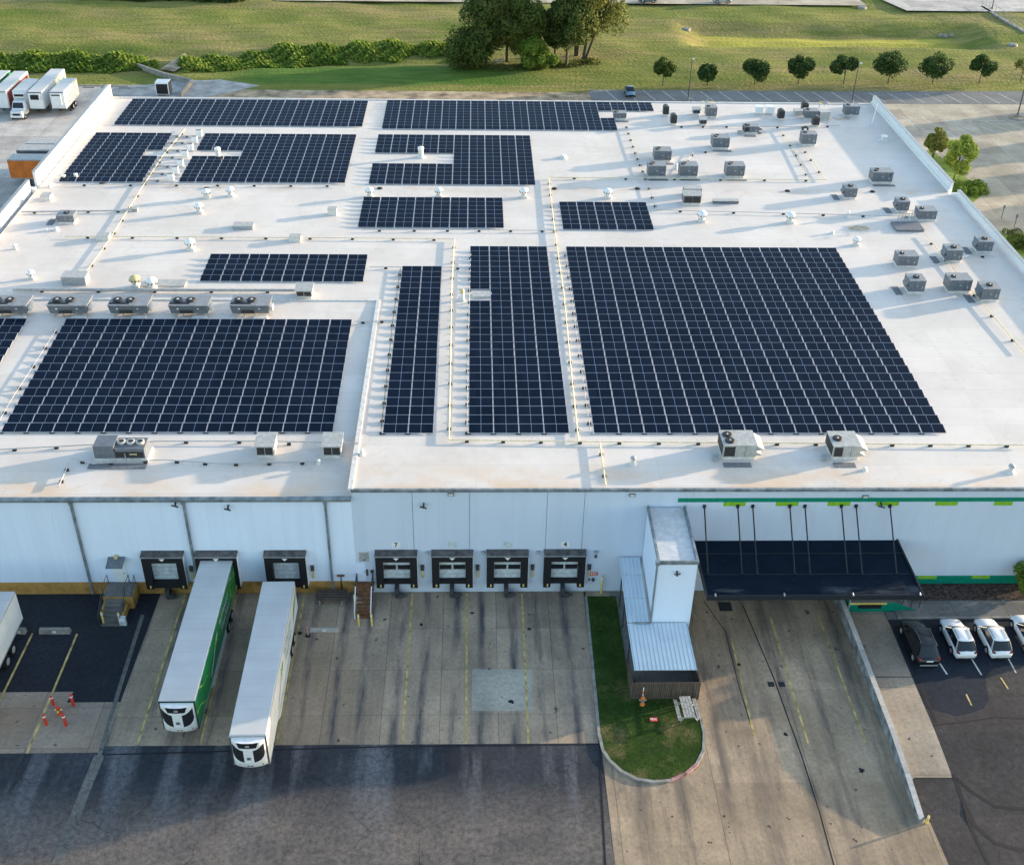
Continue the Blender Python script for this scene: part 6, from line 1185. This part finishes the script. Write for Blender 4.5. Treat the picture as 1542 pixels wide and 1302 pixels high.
# far fence
a, c_ = G(1478, 12), G(1546, 52); t = thing('chain_fence', 'thin chain fence slanting at the top right corner', 'fence', a); b = MB(); dv = c_-a
for k in range(14): p = dv*k/13; b.tube(p, p+(0, 0, 2.0), .05, n=5)
for z_ in (.1, 1, 2.0): b.tube((0, 0, z_), dv+(0, 0, z_), .04, n=4)
b.build('posts_and_rails', 'galv', t); b = MB(); n_ = np.array([dv[1], -dv[0], 0])/np.linalg.norm(dv)*.4; b.hexa([-n_, dv-n_, dv+n_, n_], [-n_+(0, 0, .35), dv-n_+(0, 0, .35), dv+n_+(0, 0, .35), n_+(0, 0, .35)]); b.build('footing', 'kerb_dk', t)
# field odds: manholes, rocks, kerb ledge
for (u, v, lab, r_) in [(1034, 41, 'white drain headwall at left end of the basin', .9), (1298, 12, 'concrete manhole ring at the top of the field', 1.1), (1525, 68, 'concrete manhole ring at right edge of the field', 1.0)]:
    P = G(u, v); t = thing('manhole', lab, 'manhole', (P[0], P[1], bump_field(P[0], P[1])-.1)); b = MB(); b.lathe([(r_, 0), (r_, .45), (r_*.8, .5)], n=14); b.build('ring', 'kerb', t); b = MB(); b.lathe([(r_*.6, .5), (r_*.6, .55)], n=12); b.build('cover', 'unit', t)
for k, (u, v, lab) in enumerate([(1425, 45, 'heap of pale rocks at right end of the basin'), (273, 101, 'pale boulders where the dirt track meets brush'), (786, 88, 'white stone under the grove trees')]):
    P = G(u, v); t = thing('rock_pile', lab, 'rocks', (P[0], P[1], bump_field(P[0], P[1]))); rnd = random.Random(k); b = MB()
    for j in range(9 if k == 0 else 3):
        c0 = (rnd.uniform(-2, 2) if k == 0 else rnd.uniform(-.5, .5), rnd.uniform(-.7, .7), 0); r0 = rnd.uniform(.25, .6); b.lathe([(r0*rnd.uniform(.8, 1), 0), (r0, r0*.5), (r0*.5, r0*1.0)], c0, 7)
    b.build('rocks', 'kerb', t)
P = G(752, 96); t = thing('picnic_table', 'old picnic table in the shade beneath the grove', 'picnic table', (P[0], P[1], 0), .4); b = MB(); b.box(-1, -.4, .7, 1, .4, .76); b.build('tabletop', 'wood_grey', t)
for y_ in (-.75, .6): b = MB(); b.box(-1, y_, .42, 1, y_+.2, .47); b.build('bench_seat', 'wood_grey', t)
for x_ in (-.7, .7):
    for y_ in (-.7, .6): MB().box(x_-.05, y_, 0, x_+.05, y_+.1, .7).build('leg', 'wood_grey', t)
b = MB()
for x in np.arange(-75, -62, 3.2): b.box(x, 211.6, 0, x+2.0, 211.9, .14)
tag(b.build('west_lot_kerb', 'kerb'), kind='structure')
# handrails by the east walk
for k, (u, v) in enumerate([(1508, 328), (1527, 342)]):
    P = G(u, v); t = thing('sign_post', 'slim dark post on the east walk, %s one' % ['left', 'right'][k], 'post', P); b = MB(); b.tube((0, 0, 0), (0, 0, 1.7), .05, n=6); b.build('pole', 'darkgrey', t); b = MB(); b.box(-.15, -.03, 1.5, .15, .0, 1.95); b.build('plate', 'unit', t)
